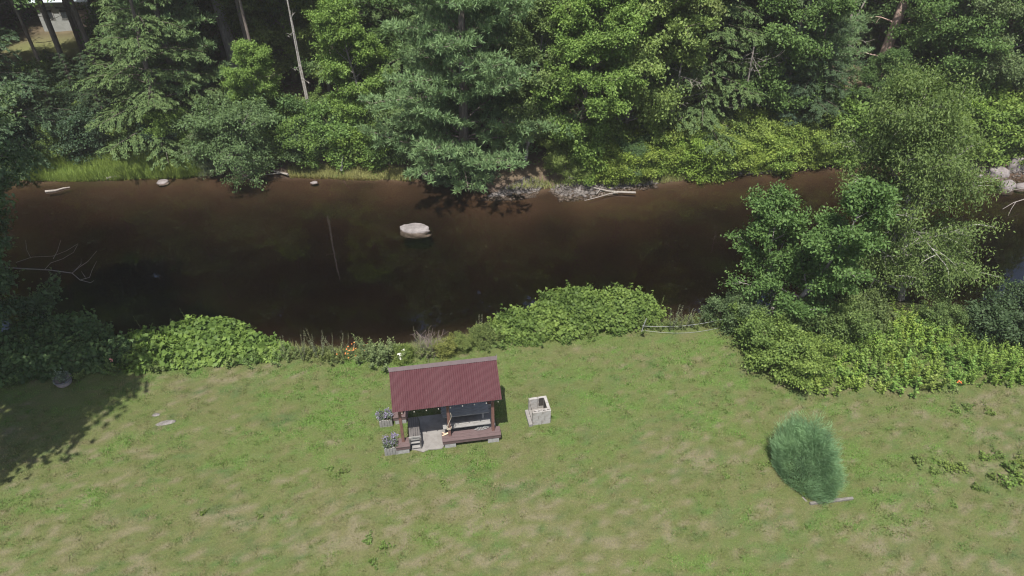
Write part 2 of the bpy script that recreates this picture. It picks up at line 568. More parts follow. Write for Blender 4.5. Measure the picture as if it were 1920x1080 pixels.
def hemlock(seed, H, R, base=0.02, nlimb=90, nleaf=52000, trunk_r=0.2, droop=-0.09):
    r = np.random.default_rng(seed)
    T = bend_line((0, 0, -0.2), (0.0, 0.02, 1), H + 0.2, 10, r, 0.02, 0.02)
    polys = [(T, trunk_r * (1 - 0.92 * np.linspace(0, 1, 10)))]
    A = []; O = []
    az = 0
    for i in range(nlimb):
        t = base + (0.985 - base) * (i + r.uniform(0, 0.6)) / nlimb
        az += 2.39996 + r.normal() * 0.3
        L = R * (1 - t) ** 0.7 * r.uniform(0.55, 1.15) + 0.25
        p0, _ = along(T, min(t, 0.99))
        e = 0.25 + 0.3 * t + r.normal() * 0.1
        d = np.array([math.cos(az) * math.cos(e), math.sin(az) * math.cos(e), math.sin(e)])
        Lp = bend_line(p0, d, L, 7, r, 0.04, droop)
        polys.append((Lp, max(0.012, trunk_r * 0.2 * (1 - t)) * (1 - 0.85 * np.linspace(0, 1, 7))))
        nsub = max(5, int(L * 3.6))
        for k in range(nsub):
            u = 0.2 + 0.8 * (k + r.uniform(0, 1)) / nsub
            q0, qd = along(Lp, min(u, 0.99))
            side = unit(np.cross(qd, [0, 0, 1.0]) * (1 if k % 2 else -1) + qd * 0.8 + r.normal(size=3) * 0.15)
            SL = L * 0.36 * (1.2 - 0.8 * u) * r.uniform(0.6, 1.3) + 0.2
            Sp = bend_line(q0, side, SL, 4, r, 0.06, droop * 1.6)
            nt = max(3, int(SL * 9))
            for v in range(nt):
                a0, ad = along(Sp, min(0.99, 0.1 + 0.9 * (v + r.uniform(0, 1)) / nt))
                A.append(a0); O.append(ad)
    A = np.array(A); O = np.array(O)
    per = max(4, int(nleaf / len(A)))
    idx = np.repeat(np.arange(len(A)), per); n = len(idx)
    P = A[idx] + r.normal(size=(n, 3)) * np.array([0.07, 0.07, 0.025])
    D = unit(O[idx] + rand_dirs(r, n) * np.array([0.8, 0.8, 0.3]) + np.array([0, 0, -0.25]))
    Nn = unit(np.array([0, 0, 1.0]) + rand_dirs(r, n) * 0.45)
    Ln = 0.17 * r.uniform(0.6, 1.3, n)
    grp = r.uniform(0, 1, len(A))
    rnd = np.clip(0.45 * r.uniform(0, 1, n) + 0.55 * grp[idx], 0, 1)
    return polys, leaf_mesh('crown', P, D, Nn, Ln, Ln * 0.38, rnd, 0.04)


PROTO = {}


def make_proto(key, name, cat, polys, crown, bark, leafm='leaf', sides=6, wood='trunk', green='crown', minr=0.0):
    t = thing(name, 'plant', cat)
    polys = [p for p in polys if p[1][0] > minr]
    V, F = tubes(polys, sides)
    obj(wood, fast_mesh(wood, V, F), M[bark], t, smooth=True)
    obj(green, crown, M[leafm], t, color=(0.08, 0.12, 0.04))
    PROTO[key] = [t, False]
    return t


def place(key, loc, rz=0.0, scale=1.0, label='', cat=None, group=None, color=None, name=None, tilt=(0, 0)):
    """first call moves the prototype itself, later calls copy it"""
    t, used = PROTO[key]
    if used:
        return dup(t, loc, rz, scale, label, cat, group, color, name, tilt)
    PROTO[key][1] = True
    t.location = loc; t.rotation_euler = (tilt[0], tilt[1], rz)
    t.scale = (scale,) * 3 if not hasattr(scale, '__len__') else scale
    t['label'] = label
    if name: t.name = name
    if cat: t['category'] = cat
    if group: t['group'] = group
    if color is not None:
        for ch in t.children:
            if ch.name.split('.')[0] in ('crown', 'foliage'):
                ch.color = (*color, 1)
    return t


make_proto('maple', 'maple_tree', 'tree', *broadleaf(1, 13.0, 3.6, 0.08, 44, 0.145, 0.66, 80000, 0.45, 0.25, trunk_r=0.17), 'bark', minr=0.006)
make_proto('maple_b', 'maple_tree', 'tree', *broadleaf(2, 11.0, 3.0, 0.1, 38, 0.145, 0.66, 66000, 0.5, 0.25, trunk_r=0.14), 'greybark', minr=0.006)
make_proto('oak', 'broadleaf_tree', 'tree', *broadleaf(3, 17.0, 4.6, 0.1, 48, 0.165, 0.58, 84000, 0.5, 0.2, trunk_r=0.24, spread=0.28), 'bark', minr=0.008)
make_proto('pine', 'pine_tree', 'tree', *pine(4, 17.0, 5.6), 'bark', 'needle')
make_proto('pine_b', 'pine_tree', 'tree', *pine(5, 14.0, 4.2, 0.1, 12, 46000), 'bark', 'needle')
make_proto('hemlock', 'hemlock_tree', 'tree', *hemlock(6, 16.0, 4.2), 'bark', 'needle', minr=0.006)
make_proto('hemlock_b', 'hemlock_tree', 'tree', *hemlock(7, 12.0, 3.4, 0.02, 75, 42000), 'bark', 'needle', minr=0.006)
dome = lambda t: math.sqrt(max(0.05, 1 - (t * 0.95) ** 2)) * 0.95
make_proto('shrub', 'shrub', 'shrub', *broadleaf(8, 2.4, 1.5, 0.08, 24, 0.13, 0.62, 13000, 0.35, 0.1, trunk_r=0.04, profile=dome, nsub=5, ntwig=3, spread=0.16, stems=3), 'stem', wood='stem', green='foliage')
make_proto('shrub_b', 'shrub', 'shrub', *broadleaf(9, 2.0, 1.7, 0.05, 26, 0.15, 0.66, 12000, 0.25, 0.2, trunk_r=0.035, profile=dome, nsub=5, ntwig=3, spread=0.17, stems=4, clump=0.8), 'stem', wood='stem', green='foliage')
make_proto('alder', 'alder_shrub', 'shrub', *broadleaf(10, 5.0, 2.9, 0.1, 40, 0.15, 0.6, 30000, 0.3, 0.3, trunk_r=0.07, profile=dome, spread=0.2, stems=4), 'greybark', wood='stem', green='foliage', minr=0.004)
make_proto('ash', 'ash_tree', 'tree', *broadleaf(12, 9.2, 3.2, 0.04, 66, 0.13, 0.42, 82000, 0.4, 0.55, lean=(-0.33, 0.1), trunk_r=0.17, spread=0.25, clump=0.45, up_bias=0.8, updroop=-0.005,
                                                 profile=lambda t: 1.0 - 0.15 * t if t < 0.55 else 0.92 - 0.9 * (t - 0.55)), 'palebark', minr=0.004)
make_proto('elm', 'elm_tree', 'tree', *broadleaf(13, 6.8, 2.3, 0.05, 40, 0.12, 0.58, 42000, 0.5, 0.05, lean=(-0.3, 0.05), trunk_r=0.12, spread=0.13, clump=1.0, stems=2,
                                                 profile=lambda t: 0.95 - 0.55 * t), 'greybark', minr=0.004)

# ------------------------------------------------------------------ the ground, the river
WATER_Z = -1.2


def curve_x(pts, z):
    P = [at(px, py, z) for px, py in pts]
    return np.array([p.x for p in P]), np.array([p.y for p in P])


nx_, ny_ = curve_x([(-400, 660), (0, 655), (230, 652), (500, 662), (700, 668), (850, 648), (940, 625), (1120, 608), (1240, 608), (1340, 600), (1450, 590),
                    (1700, 566), (1920, 600), (2300, 620)], 0.0)
fx_, fy_ = curve_x([(-500, 350), (0, 345), (130, 334), (300, 328), (400, 326), (440, 331), (530, 327), (640, 330), (780, 336), (860, 345), (905, 364), (940, 368), (1000, 361), (1030, 352), (1050, 360), (1090, 366), (1150, 354), (1230, 344),
                    (1320, 328), (1440, 318), (1530, 311), (1700, 318), (1800, 322), (1860, 325), (1920, 332), (2400, 345)], WATER_Z)


def near_edge(x): return np.interp(x, nx_, ny_)
def far_edge(x): return np.interp(x, fx_, fy_)


def ground_z(x, y):
    x = np.asarray(x, float); y = np.asarray(y, float)
    a = y - near_edge(x)                               # metres past the top of the near bank
    b = y - far_edge(x)                                # metres past the far water line
    near = -1.35 * sstep(-0.2, 1.7, a) - 1.5 * sstep(1.2, 6.0, a)
    far = np.where(b < 0, WATER_Z - 0.03 + np.maximum(b, -9) * (0.2 + 0.05 * np.clip(-b / 4, 0, 1)),
                   WATER_Z - 0.03 + 0.75 * sstep(0, 2.6, b) + 0.7 * sstep(2.0, 14, b) + 0.02 * np.maximum(0, b - 14))
    mid = (near_edge(x) * 0.55 + far_edge(x) * 0.45)
    z = np.where(y < mid, np.maximum(near, -3.0), np.maximum(far, -3.0))
    w = sstep(-1.5, 1.5, y - mid)
    z = np.maximum(near, -3.0) * (1 - w) + np.maximum(far, -3.0) * w
    lawn = (1 - sstep(-0.5, 0.5, a))
    z = z + lawn * ((fbm(x * 0.16, y * 0.16, 3, 3) - 0.5) * 0.16 + (fbm(x * 1.6, y * 1.6, 5, 2) - 0.5) * 0.03)
    z = z + (b > 0) * sstep(0, 3, b) * (fbm(x * 0.5, y * 0.5, 8, 3) - 0.5) * 0.3
    z = z + (a > 1.5) * (b < 0) * (fbm(x * 0.7, y * 0.7, 9, 3) - 0.5) * 0.25
    return z


def gz(x, y): return float(ground_z(np.array([x]), np.array([y]))[0])


def on(px, py, lift=0.0):
    """the point of the terrain at a photograph pixel"""
    z = 0.0
    for _ in range(6):
        p = at(px, py, z); z = gz(p.x, p.y)
    return (p.x, p.y, z + lift)


# patches of the lawn: (px, py, radius x, radius y in metres, strength)
DRY = [(480, 715, 2.6, 0.5, 1.0), (330, 730, 2.2, 0.8, 0.7), (1090, 648, 1.6, 0.35, 1.0), (1510, 722, 1.5, 0.4, .8), (1600, 770, 2.2, .8, .7), (1290, 850, .9, .5, .7),
       (620, 840, .7, .5, .9), (560, 960, 2.2, 0.8, .6), (900, 960, 2.6, 1.0, .7), (1010, 990, 1.5, .5, .7), (640, 1030, 2.0, .6, .8), (1720, 1000, 1.6, .8, .5), (1640, 1030, 1.2, .6, .6), (1880, 770, 1.4, 1.0, .6),
       (250, 720, 1.0, 0.25, 1.2), (80, 990, 2.5, .8, .6), (1450, 960, 1.2, .5, .6), (200, 830, 1.5, .6, .4), (1720, 790, 1.8, .8, .6), (1840, 870, 1.8, .9, .5), (1120, 660, 1.8, .3, .8), (900, 1050, 3, .5, .6), (1250, 1000, 2., .6, .5), (1390, 870, 1, .6, .3)]
LUSH = [(1270, 740, 3.0, 1.6, .55), (1180, 690, 2.5, 0.8, .5), (680, 690, 2.4, 0.4, 1), (960, 700, 1.5, .8, .6), (1330, 650, 2.2, .6, 1), (1280, 690, 1.6, .7, .9), (1330, 720, 1.6, .6, .8), (160, 860, 1.8, .5, .9), (640, 770, 1.2, 1.4, .8), (570, 740, 1.4, .8, .6), (1330, 800, 2.0, .7, .6),
        (1480, 960, 2.4, .4, .5), (1700, 920, 2.4, 1.2, .8), (1650, 990, 2.0, .6, .6), (840, 870, 2.0, .5, .7), (950, 900, 2.0, .5, .6), (450, 830, 2.0, .6, .5), (1430, 820, 0.8, 1.2, .6), (160, 950, 1.0, .4, .6), (1160, 880, 1.5, .5, .4), (1750, 760, 1.0, .35, .8), (1340, 1050, 1.6, .5, .5)]
BLUE = [(470, 965, 1.2, .35, .9), (520, 810, 1.3, .3, .7), (950, 905, 2.2, .6, .6), (500, 1040, 1.6, .5, .6), (1180, 790, 1.4, 1.0, .4), (840, 690, 2.0, .3, .3), (1060, 720, 2.0, .5, .3), (1480, 760, .8, .5, .4), (1390, 1000, 1.6, .8, .4)]


def blobs(x, y, lst):
    s = np.zeros_like(x)
    for px, py, rx, ry, w in lst:
        p = at(px, py)
        d = ((x - p.x) / rx) ** 2 + ((y - p.y) / ry) ** 2
        s = np.maximum(s, w * np.exp(-d * 0.9))
    return s


def lawn_masks(x, y):
    wx = x + (fbm(x * 0.6, y * 0.6, 31, 3) - 0.5) * 1.6; wy = y + (fbm(x * 0.6, y * 0.6, 41, 3) - 0.5) * 1.6
    n1 = fbm(x * 0.35, y * 0.5, 21, 4); n2 = fbm(x * 1.7, y * 2.6, 22, 4); n3 = fbm(x * 6.0, y * 9.0, 23, 3)
    n3b = fbm(x * 4.2, y * 6.0, 29, 3)
    dry = blobs(wx, wy, DRY) * 0.6 + (n1 - 0.5) * 0.9 + (n2 - 0.5) * 0.9 + (n3 - 0.5) * 3.0 + 0.14 + 0.05 * np.clip(15.5 - y, -3, 4) + 0.25 * sstep(10, 16, x) * sstep(13, 17, y)
    lush = blobs(wx, wy, LUSH) * 0.85 + (0.5 - n1) * 0.9 + (fbm(x * 1.1, y * 1.6, 24, 4) - 0.5) * 1.8 + (n3b - 0.5) * 1.8 + 0.05 + 0.03 * np.clip(y - 15.5, -3, 5)
    blue = blobs(wx, wy, BLUE) * 0.8 + (fbm(x * 0.9, y * 1.3, 27, 4) - 0.5) * 1.6 + (n3b - 0.5) * 2.6 - 0.1
    return np.clip(dry, 0, 1), np.clip(lush, 0, 1), np.clip(blue, 0, 1), n2, n3


C_GRASS = np.array([0.094, 0.121, 0.033]); C_DRY = np.array([0.146, 0.133, 0.064]); C_LUSH = np.array([0.082, 0.156, 0.027])
C_BLUE = np.array([0.042, 0.088, 0.033]); C_BARE = np.array([0.135, 0.118, 0.08])


def lawn_color(x, y):
    dry, lush, blue, n2, n3 = lawn_masks(x, y)
    c = np.tile(C_GRASS, (len(x), 1))
    k = (blue * 0.75)[:, None]; c = c * (1 - k) + C_BLUE * k
    k = (lush * 0.85)[:, None]; c = c * (1 - k) + C_LUSH * k
    k = (dry * (1 - 0.55 * lush) * 0.8)[:, None]; c = c * (1 - k) + C_DRY * k
    return c, dry, lush


xs = np.concatenate([np.array([-280, -200, -140, -100, -70, -55]), np.arange(-45, 45.01, 0.28), np.array([55, 70, 100, 140, 200, 280])])
ys = np.concatenate([np.array([-200, -120, -60, -20, -6]), np.arange(0, 9, 0.45), np.arange(9, 24, 0.2), np.arange(24, 62, 0.3), np.array([64, 68, 74, 82, 95, 120, 180, 240, 320])])
GX, GY = np.meshgrid(xs, ys)
gx, gy = GX.ravel(), GY.ravel()
gzv = ground_z(gx, gy)
nxg, nyg = len(xs), len(ys)
ii, jj = np.meshgrid(np.arange(nyg - 1), np.arange(nxg - 1), indexing='ij')
q = (ii * nxg + jj).ravel()
GF = np.stack([q, q + 1, q + nxg + 1, q + nxg], -1)
gm = fast_mesh('ground', np.stack([gx, gy, gzv], -1), GF)
ga = gy - near_edge(gx); gb = gy - far_edge(gx)
lc, dry_, lush_ = lawn_color(gx, gy)
soil = lc * 0.55 + np.array([0.11, 0.09, 0.06]) * 0.12
soil = soil + (C_BARE * 0.9 - soil) * sstep(0.75, 1.0, dry_)[:, None] * 0.5
bankc = np.array([0.05, 0.045, 0.028])
k = sstep(-0.1, 0.7, ga)[:, None]; colr = soil * (1 - k) + bankc * k
bedn = fbm(gx * 0.45, gy * 0.7, 51, 4)[:, None]
bed = np.array([0.026, 0.019, 0.0125]) * (0.4 + 1.2 * bedn) + np.array([0.013, 0.006, 0.003]) * sstep(-3.0, -0.3, gb)[:, None] * (0.3 + bedn)
k = (sstep(0.9, 1.8, ga) * (gzv < WATER_Z + 0.1))[:, None]; colr = colr * (1 - k) + bed * k
sand = np.array([0.075, 0.055, 0.042]) * (0.7 + 0.6 * fbm(gx * 2, gy * 2, 52, 3)[:, None])
k = sstep(-0.5, 0.0, gb)[:, None]; colr = colr * (1 - k) + sand * k
forest = np.array([0.085, 0.065, 0.042]) * (0.5 + fbm(gx * 1.5, gy * 1.5, 53, 4)[:, None])
clear = np.exp(-(((gx + 33.5) / 6.0) ** 2 + ((gy - 53.5) / 2.2) ** 2))[:, None]
forest = forest * (1 - clear) + np.array([0.1, 0.11, 0.04]) * clear
k = sstep(0.5, 1.6, gb)[:, None]; colr = colr * (1 - k) + forest * k
color_attr(gm, 'tint', np.clip(colr, 0, 1))
M['ground'] = vcol_mat('ground', bump=0.5, nscale=22, namp=0.4)
go = obj('ground', gm, M['ground'], smooth=True)
go['kind'] = 'structure'


def water_material():
    m = bpy.data.materials.new('river_water')
    m.use_nodes = True
    nt = m.node_tree; N, L = nt.nodes, nt.links
    N.remove(N['Principled BSDF'])
    out = N['Material Output']
    tc = N.new('ShaderNodeTexCoord')
    nz = N.new('ShaderNodeTexNoise'); nz.inputs['Scale'].default_value = 1.3; nz.inputs['Detail'].default_value = 3
    L.new(tc.outputs['Object'], nz.inputs['Vector'])
    bp = N.new('ShaderNodeBump'); bp.inputs['Strength'].default_value = 0.012; bp.inputs['Distance'].default_value = 0.2
    L.new(nz.outputs[0], bp.inputs['Height'])
    fr = N.new('ShaderNodeFresnel'); fr.inputs['IOR'].default_value = 1.7
    L.new(bp.outputs[0], fr.inputs['Normal'])
    gl = N.new('ShaderNodeBsdfGlossy'); gl.inputs['Roughness'].default_value = 0.008
    L.new(bp.outputs[0], gl.inputs['Normal'])
    tr = N.new('ShaderNodeBsdfTransparent'); tr.inputs['Color'].default_value = (0.95, 0.9, 0.85, 1)
    mx = N.new('ShaderNodeMixShader')
    L.new(fr.outputs[0], mx.inputs[0]); L.new(tr.outputs[0], mx.inputs[1]); L.new(gl.outputs[0], mx.inputs[2])
    L.new(mx.outputs[0], out.inputs['Surface'])
    va = N.new('ShaderNodeVolumeAbsorption')
    va.inputs['Color'].default_value = (0.5, 0.42, 0.34, 1); va.inputs['Density'].default_value = 1.1
    L.new(va.outputs[0], out.inputs['Volume'])
    return m


M['water'] = water_material()
wv, wf = box_geo(160, 34, 3.4)
wo = obj('water', mesh_from('water', wv, wf), M['water'])
wo.location = (0, 31, WATER_Z - 1.7)
wo['kind'] = 'structure'

# ------------------------------------------------------------------ picnic shelter
SH = thing('picnic_shelter', 'open picnic shelter with a maroon corrugated metal roof standing on the lawn', 'shelter', (-3.912, 16.309, 0.0), 0.161)
SHM = Matrix.Translation((-3.912, 16.309, 0)) @ Matrix.Rotation(0.161, 4, 'Z')


def corrugated(name, p_low, p_high, a0, a1, parent, mat, pitch=0.071, amp=0.012, thick=0.004, rows=2):
    n = int((a1 - a0) / pitch) * 6
    a = np.linspace(a0, a1, n + 1)
    w = np.sin(2 * np.pi * (a - a0) / pitch)
    w = np.sign(w) * np.abs(w) ** 0.6 * amp
    nb = np.array([-(p_high[1] - p_low[1]), p_high[0] - p_low[0]]); nb = nb / np.linalg.norm(nb)
    if nb[1] < 0: nb = -nb
    V = []
    for off in (0, -thick):
        for r_ in range(rows):
            t = r_ / (rows - 1)
            b = p_low[0] + t * (p_high[0] - p_low[0]) + nb[0] * (w + off)
            z = p_low[1] + t * (p_high[1] - p_low[1]) + nb[1] * (w + off)
            V.append(np.stack([a, b, z], -1))
    V = np.concatenate(V); m = n + 1
    F = []
    for s in range(2):
        for r_ in range(rows - 1):
            for i in range(n):
                k = s * rows * m + r_ * m + i
                f = (k, k + 1, k + m + 1, k + m)
                F.append(f if s == 0 else f[::-1])
    for i in range(n):       # close the two long edges
        F.append((i, rows * m + i, rows * m + i + 1, i + 1))
        k = (rows - 1) * m
        F.append((k + i, k + i + 1, rows * m + k + i + 1, rows * m + k + i))
    return obj(name, mesh_from(name, V, F), mat, parent)


AL = 3.577
corrugated('roof_sheet', (-0.30, 2.20), (0.985, 2.94), 0.0, AL, SH, M['roof'])
corrugated('roof_sheet', (1.46, 2.30), (0.995, 2.935), 0.0, AL, SH, M['roof'])
cap_mat = rough_mat('ridge_cap_metal', (0.03798, 0.02388, 0.02605), (0.05064, 0.03328, 0.03618), 3, 0.6, 0.05, stretch=(3, 1, 1))
capV, capF = [], []
ncap = 24
for i in range(ncap + 1):
    a = -0.012 + (AL + 0.024) * i / ncap
    dz = 0.003 * math.sin(i * 2.1)
    for b, z in ((0.86, 2.890), (0.985, 2.962), (1.06, 2.862), (1.06, 2.857), (0.985, 2.955), (0.86, 2.885)):
        capV.append((a, b, z + dz))
for i in range(ncap):
    for k in range(6):
        capF.append((i * 6 + k, (i + 1) * 6 + k, (i + 1) * 6 + (k + 1) % 6, i * 6 + (k + 1) % 6))
capF.append(tuple(range(6))); capF.append(tuple(ncap * 6 + k for k in range(5, -1, -1)))
obj('ridge_cap', mesh_from('ridge_cap', capV, capF), cap_mat, SH)
for a in (0.205, 1.794, 3.30):
    box('post', (a, 0.0, 0.40 + 0.90), (0.10, 0.10, 1.80), M['brownpost'], SH, bev=0.008)
    box('post', (a, 1.25, 0.40 + 0.99), (0.10, 0.10, 1.98), M['brownpost'], SH, bev=0.008)
box('beam', (AL / 2, 0.0, 2.265), (AL - 0.12, 0.085, 0.13), M['darkboard'], SH, bev=0.005)
box('beam', (AL / 2, 1.25, 2.445), (AL - 0.12, 0.085, 0.13), M['darkboard'], SH, bev=0.005)
sl = math.atan2(0.74, 1.285)
for k in range(6):
    a = 0.08 + k * (AL - 0.16) / 5
    L_ = math.hypot(1.2, 0.69)
    box('rafter', (a, 0.36, 2.495), (0.045, L_, 0.085), M['darkboard'], SH, rot=(sl, 0, 0))
    box('rafter', (a, 1.19, 2.595), (0.045, 0.66, 0.085), M['darkboard'], SH, rot=(-0.94, 0, 0))
# the verge boards: on the left end the rear one shows past the ridge
for a in (-0.018, AL + 0.018):
    box('verge_board', (a, 1.215, 2.62), (0.022, 0.78, 0.13), M['darkboard'], SH, rot=(-0.94, 0, 0))
slabV = []
r = np.random.default_rng(3)
out_a = np.concatenate([np.linspace(0.62, 3.45, 14), np.full(6, 3.46), np.linspace(3.45, 0.42, 14), np.full(6, 0.41)])
out_b = np.concatenate([np.array([-.22]*5 + [0.1]*9) + r.normal(size=14) * 0.025, np.linspace(-0.1, 1.25, 6), np.full(14, 1.34), np.linspace(1.25, -0.1, 6)])
ns = len(out_a)
slabV = [(a, b, 0.045) for a, b in zip(out_a, out_b)] + [(a, b, -0.15) for a, b in zip(out_a, out_b)]
slabF = [tuple(range(ns))] + [(i, i + ns, (i + 1) % ns + ns, (i + 1) % ns) for i in range(ns)]
obj('floor_slab', mesh_from('floor_slab', slabV, slabF), M['concrete'], SH)


def bench(a0, a1, b0, b1, blocks):
    dpt = (b1 - b0 - 0.012) / 3
    t = bpy.data.objects.new('bench', None); COL.objects.link(t); t.parent = SH
    for k in range(3):
        box('board', ((a0 + a1) / 2, b0 + dpt * (k + 0.5) + 0.006 * k, 0.375 + 0.002 * (k % 2)), (a1 - a0, dpt, 0.045), M['brownboard'], t, bev=0.005)
    box('apron', ((a0 + a1) / 2, b0 + 0.035, 0.285), (a1 - a0 - 0.02, 0.04, 0.13), M['brownboard'], t, bev=0.004)
    box('apron', ((a0 + a1) / 2, b1 - 0.035, 0.285), (a1 - a0 - 0.02, 0.04, 0.13), M['brownboard'], t, bev=0.004)
    for c in blocks:
        box('block', (c, (b0 + b1) / 2 - 0.035, 0.105), (0.39, 0.27, 0.225), M['block'], t, bev=0.008)
    return t


bench(1.517, 3.55, -0.25, 0.15, (1.78, 3.28))
bench(-0.07, 0.42, -0.25, 0.15, (0.18,))
bench(-0.12, 0.42, 1.10, 1.48, (0.14,))
bench(1.517, 3.55, 1.36, 1.70, (1.78, 3.28))

# string of little bulbs under the eave
sl_t = thing('string_lights', 'string of small unlit bulbs hanging under the front eave of the picnic shelter', 'string lights', (-3.912, 16.309, 2.10), 0.161)
pts = []
for k in range(9):
    a = 0.30 + 0.395 * k
    pts += [(a, -0.25, 0.03), (a + 0.2, -0.25, -0.005)]
tube_obj('wire', [(np.array(pts[:-1]), np.full(len(pts) - 1, 0.006))], M['wire'], sl_t, 4)
bV, bF = None, None
import bmesh
bm = bmesh.new(); bmesh.ops.create_icosphere(bm, subdivisions=1, radius=0.022); bulb_me = bpy.data.meshes.new('bulb'); bm.to_mesh(bulb_me); bm.free()
for k in range(9):
    o = obj('bulb', bulb_me, M['bulb'], sl_t, smooth=False)
    o.location = (0.30 + 0.395 * k, -0.265, -0.03); o.scale = (1, 1, 1.2)

# picnic table under the roof
pt = thing('picnic_table', 'grey weathered picnic table in the shade under the right half of the maroon roof', 'picnic table', tuple(SHM @ Vector((2.42, 0.80, 0.045))), 0.161)
for k in range(4):
    box('top_plank', (0, -0.225 + 0.15 * k, 0.70), (1.62, 0.142, 0.04), M['greyboard'], pt, bev=0.004)
for s in (-1, 1):
    for k in range(2):
        box('seat_plank', (0, s * (0.44 + 0.0) + (k - 0.5) * 0.142 * 0.9, 0.42), (1.66, 0.12, 0.04), M['greyboard'], pt, bev=0.004)
    for e in (-0.6, 0.6):
        box('leg', (e, s * 0.30, 0.335), (0.06, 0.09, 0.74), M['greyboard'], pt, rot=(s * 0.42, 0, 0))
for e in (-0.66, 0.66):
    box('seat_rail', (e, 0, 0.36), (0.04, 1.02, 0.08), M['greyboard'], pt)

# slatted stand on the left half
st = thing('slatted_bench', 'narrow slatted wooden bench with a lower step under the left end of the maroon roof', 'bench', tuple(SHM @ Vector((0.60, 0.36, 0.045))), 0.161)
for k in range(5):
    box('slat', (-0.15 + 0.075 * k, 0.02, 0.56), (0.062, 0.86, 0.03), M['darkboard'], st)
box('front_rail', (0, -0.43, 0.555), (0.40, 0.04, 0.065), M['greyboard'], st)
box('step', (0.01, -0.36, 0.28), (0.33, 0.2, 0.03), M['greyboard'], st)
box('step', (0.03, -0.42, 0.08), (0.3, 0.16, 0.03), M['greyboard'], st)
box('rail', (0.0, -0.43, 0.44), (0.32, 0.03, 0.05), M['greyboard'], st)
for sx in (-0.18, 0.18):
    for sy in (-0.46, 0.38):
        box('leg', (sx, sy, 0.27), (0.05, 0.05, 0.54), M['darkboard'], st)

# rope looped on the middle post, a stick on the bench
rp = thing('rope', 'pale rope coiled and hung on the middle post of the picnic shelter', 'rope', tuple(SHM @ Vector((1.794, -0.06, 0.75))), 0.161)
t = np.linspace(0, 1, 22)
tube_obj('hanging_rope', [(np.stack([0.075 + 0.025 * np.sin(t * 6) - 0.12 * t ** 2, -0.015 - 0.01 * np.sin(t * 9), 0.85 - 0.72 * t], -1), np.full(22, 0.012))], M['rope'], rp, 5)
loops = []
for k in range(3):
    u = np.linspace(0, 2 * np.pi, 20)
    loops.append((np.stack([0.068 * np.cos(u) * 1.15, 0.06 + 0.075 * np.sin(u), 0.02 + 0.028 * k + 0.02 * np.cos(u + k)], -1), np.full(20, 0.013)))
tube_obj('loop', loops, M['rope'], rp, 5)
dw = tube_obj('driftwood', [(np.array([(0, 0, 0.0), (0.1, 0.02, 0.02), (0.2, 0.06, 0.03), (0.27, 0.05, 0.0)]), np.array([0.018, 0.03, 0.035, 0.02])),
                            (np.array([(0.1, 0.02, 0.02), (0.05, 0.1, 0.02), (0.0, 0.13, 0.0)]), np.array([0.022, 0.02, 0.012]))],
              rough_mat('tan_wood', (0.3, 0.22, 0.14), (0.5, 0.4, 0.28), 8, 0.8, 0.3), None, 6)
dw.location = SHM @ Vector((1.535, 0.0, 0.425)); dw.rotation_euler = (0, 0, 0.161)
tag(dw, 'small piece of tan driftwood lying on the left end of the long brown bench', 'driftwood')
rc = np.random.default_rng(8); cl = []
for k in range(4):
    u = np.linspace(0, 2 * np.pi, 16)
    cl.append((np.stack([k * 0.11 + 0.1 * np.cos(u), 0.045 * np.sin(u), 0.01 + 0.012 * k + 0.03 * np.sin(u * 2 + k)], -1), np.full(16, 0.009)))
cr_ = tube_obj('coiled_cord', cl, M['whiterope'], None, 4)
cr_.location = SHM @ Vector((2.75, 0.095, 0.42)); cr_.rotation_euler = (0, 0, 0.161)
tag(cr_, 'pale cord in loose coils on the back edge of the long brown bench', 'cord')


# ------------------------------------------------------------------ wooden planters of purple flowers
def planter(px, py, w, d, h, label, seed):
    r = np.random.default_rng(seed)
    x, y, z = on(px, py)
    p = thing('planter', label, 'planter', (x, y + d / 2, z), 0.161, 'wooden planters beside the shelter')
    n = 5
    sw = w / n
    for k in range(n):
        for s in (-1, 1):
            hh = h * r.uniform(0.9, 1.1)
            box('slat', (-w / 2 + sw * (k + 0.5), s * d / 2, hh / 2 - 0.03), (sw * 0.93, 0.03, hh + 0.06), M['greyboard'], p, bev=0.006)
    m = 4; sd = (d - 0.034) / m
    for k in range(m):
        for s in (-1, 1):
            hh = h * r.uniform(0.9, 1.1)
            box('slat', (s * (w / 2 - 0.016), -d / 2 + 0.017 + sd * (k + 0.5), hh / 2 - 0.03), (0.028, sd * 0.93, hh + 0.06), M['greyboard'], p, bev=0.006)
    box('soil', (0, 0, h * 0.42), (w - 0.07, d - 0.05, h * 0.8), M['soil'], p)
    nl = 420
    A = np.stack([r.uniform(-w / 2, w / 2, nl), r.uniform(-d / 2, d / 2, nl), h + r.uniform(-0.02, 0.16, nl)], -1)
    D = unit(rand_dirs(r, nl) + np.array([0, 0, 0.2])); N_ = unit(rand_dirs(r, nl) * 0.7 + np.array([0, 0, 1]))
    obj('foliage', leaf_mesh('foliage', A, D, N_, r.uniform(0.05, 0.09, nl), r.uniform(0.03, 0.05, nl), r.uniform(0, 1, nl)), M['leaf'], p, color=(0.09, 0.12, 0.07))
    nf = 330
    ctr = np.stack([r.uniform(-w / 2 - .06, w / 2, 9), r.uniform(-d / 2 + 0.06, d / 2 + 0.06, 9), h + r.uniform(0.05, 0.16, 9)], -1)
    A = ctr[r.integers(0, 9, nf)] + r.normal(size=(nf, 3)) * np.array([0.05, 0.05, 0.035])
    D = rand_dirs(r, nf); N_ = unit(rand_dirs(r, nf) * 0.6 + np.array([0, -0.3, 1]))
    fl_ = obj('flower', leaf_mesh('flower', A, D, N_, np.full(nf, 0.045), np.full(nf, 0.04), r.uniform(0, 1, nf)), M['purple'], p, color=(0.17, 0.15, 0.215)); fl_['kind'] = 'stuff'
    return p


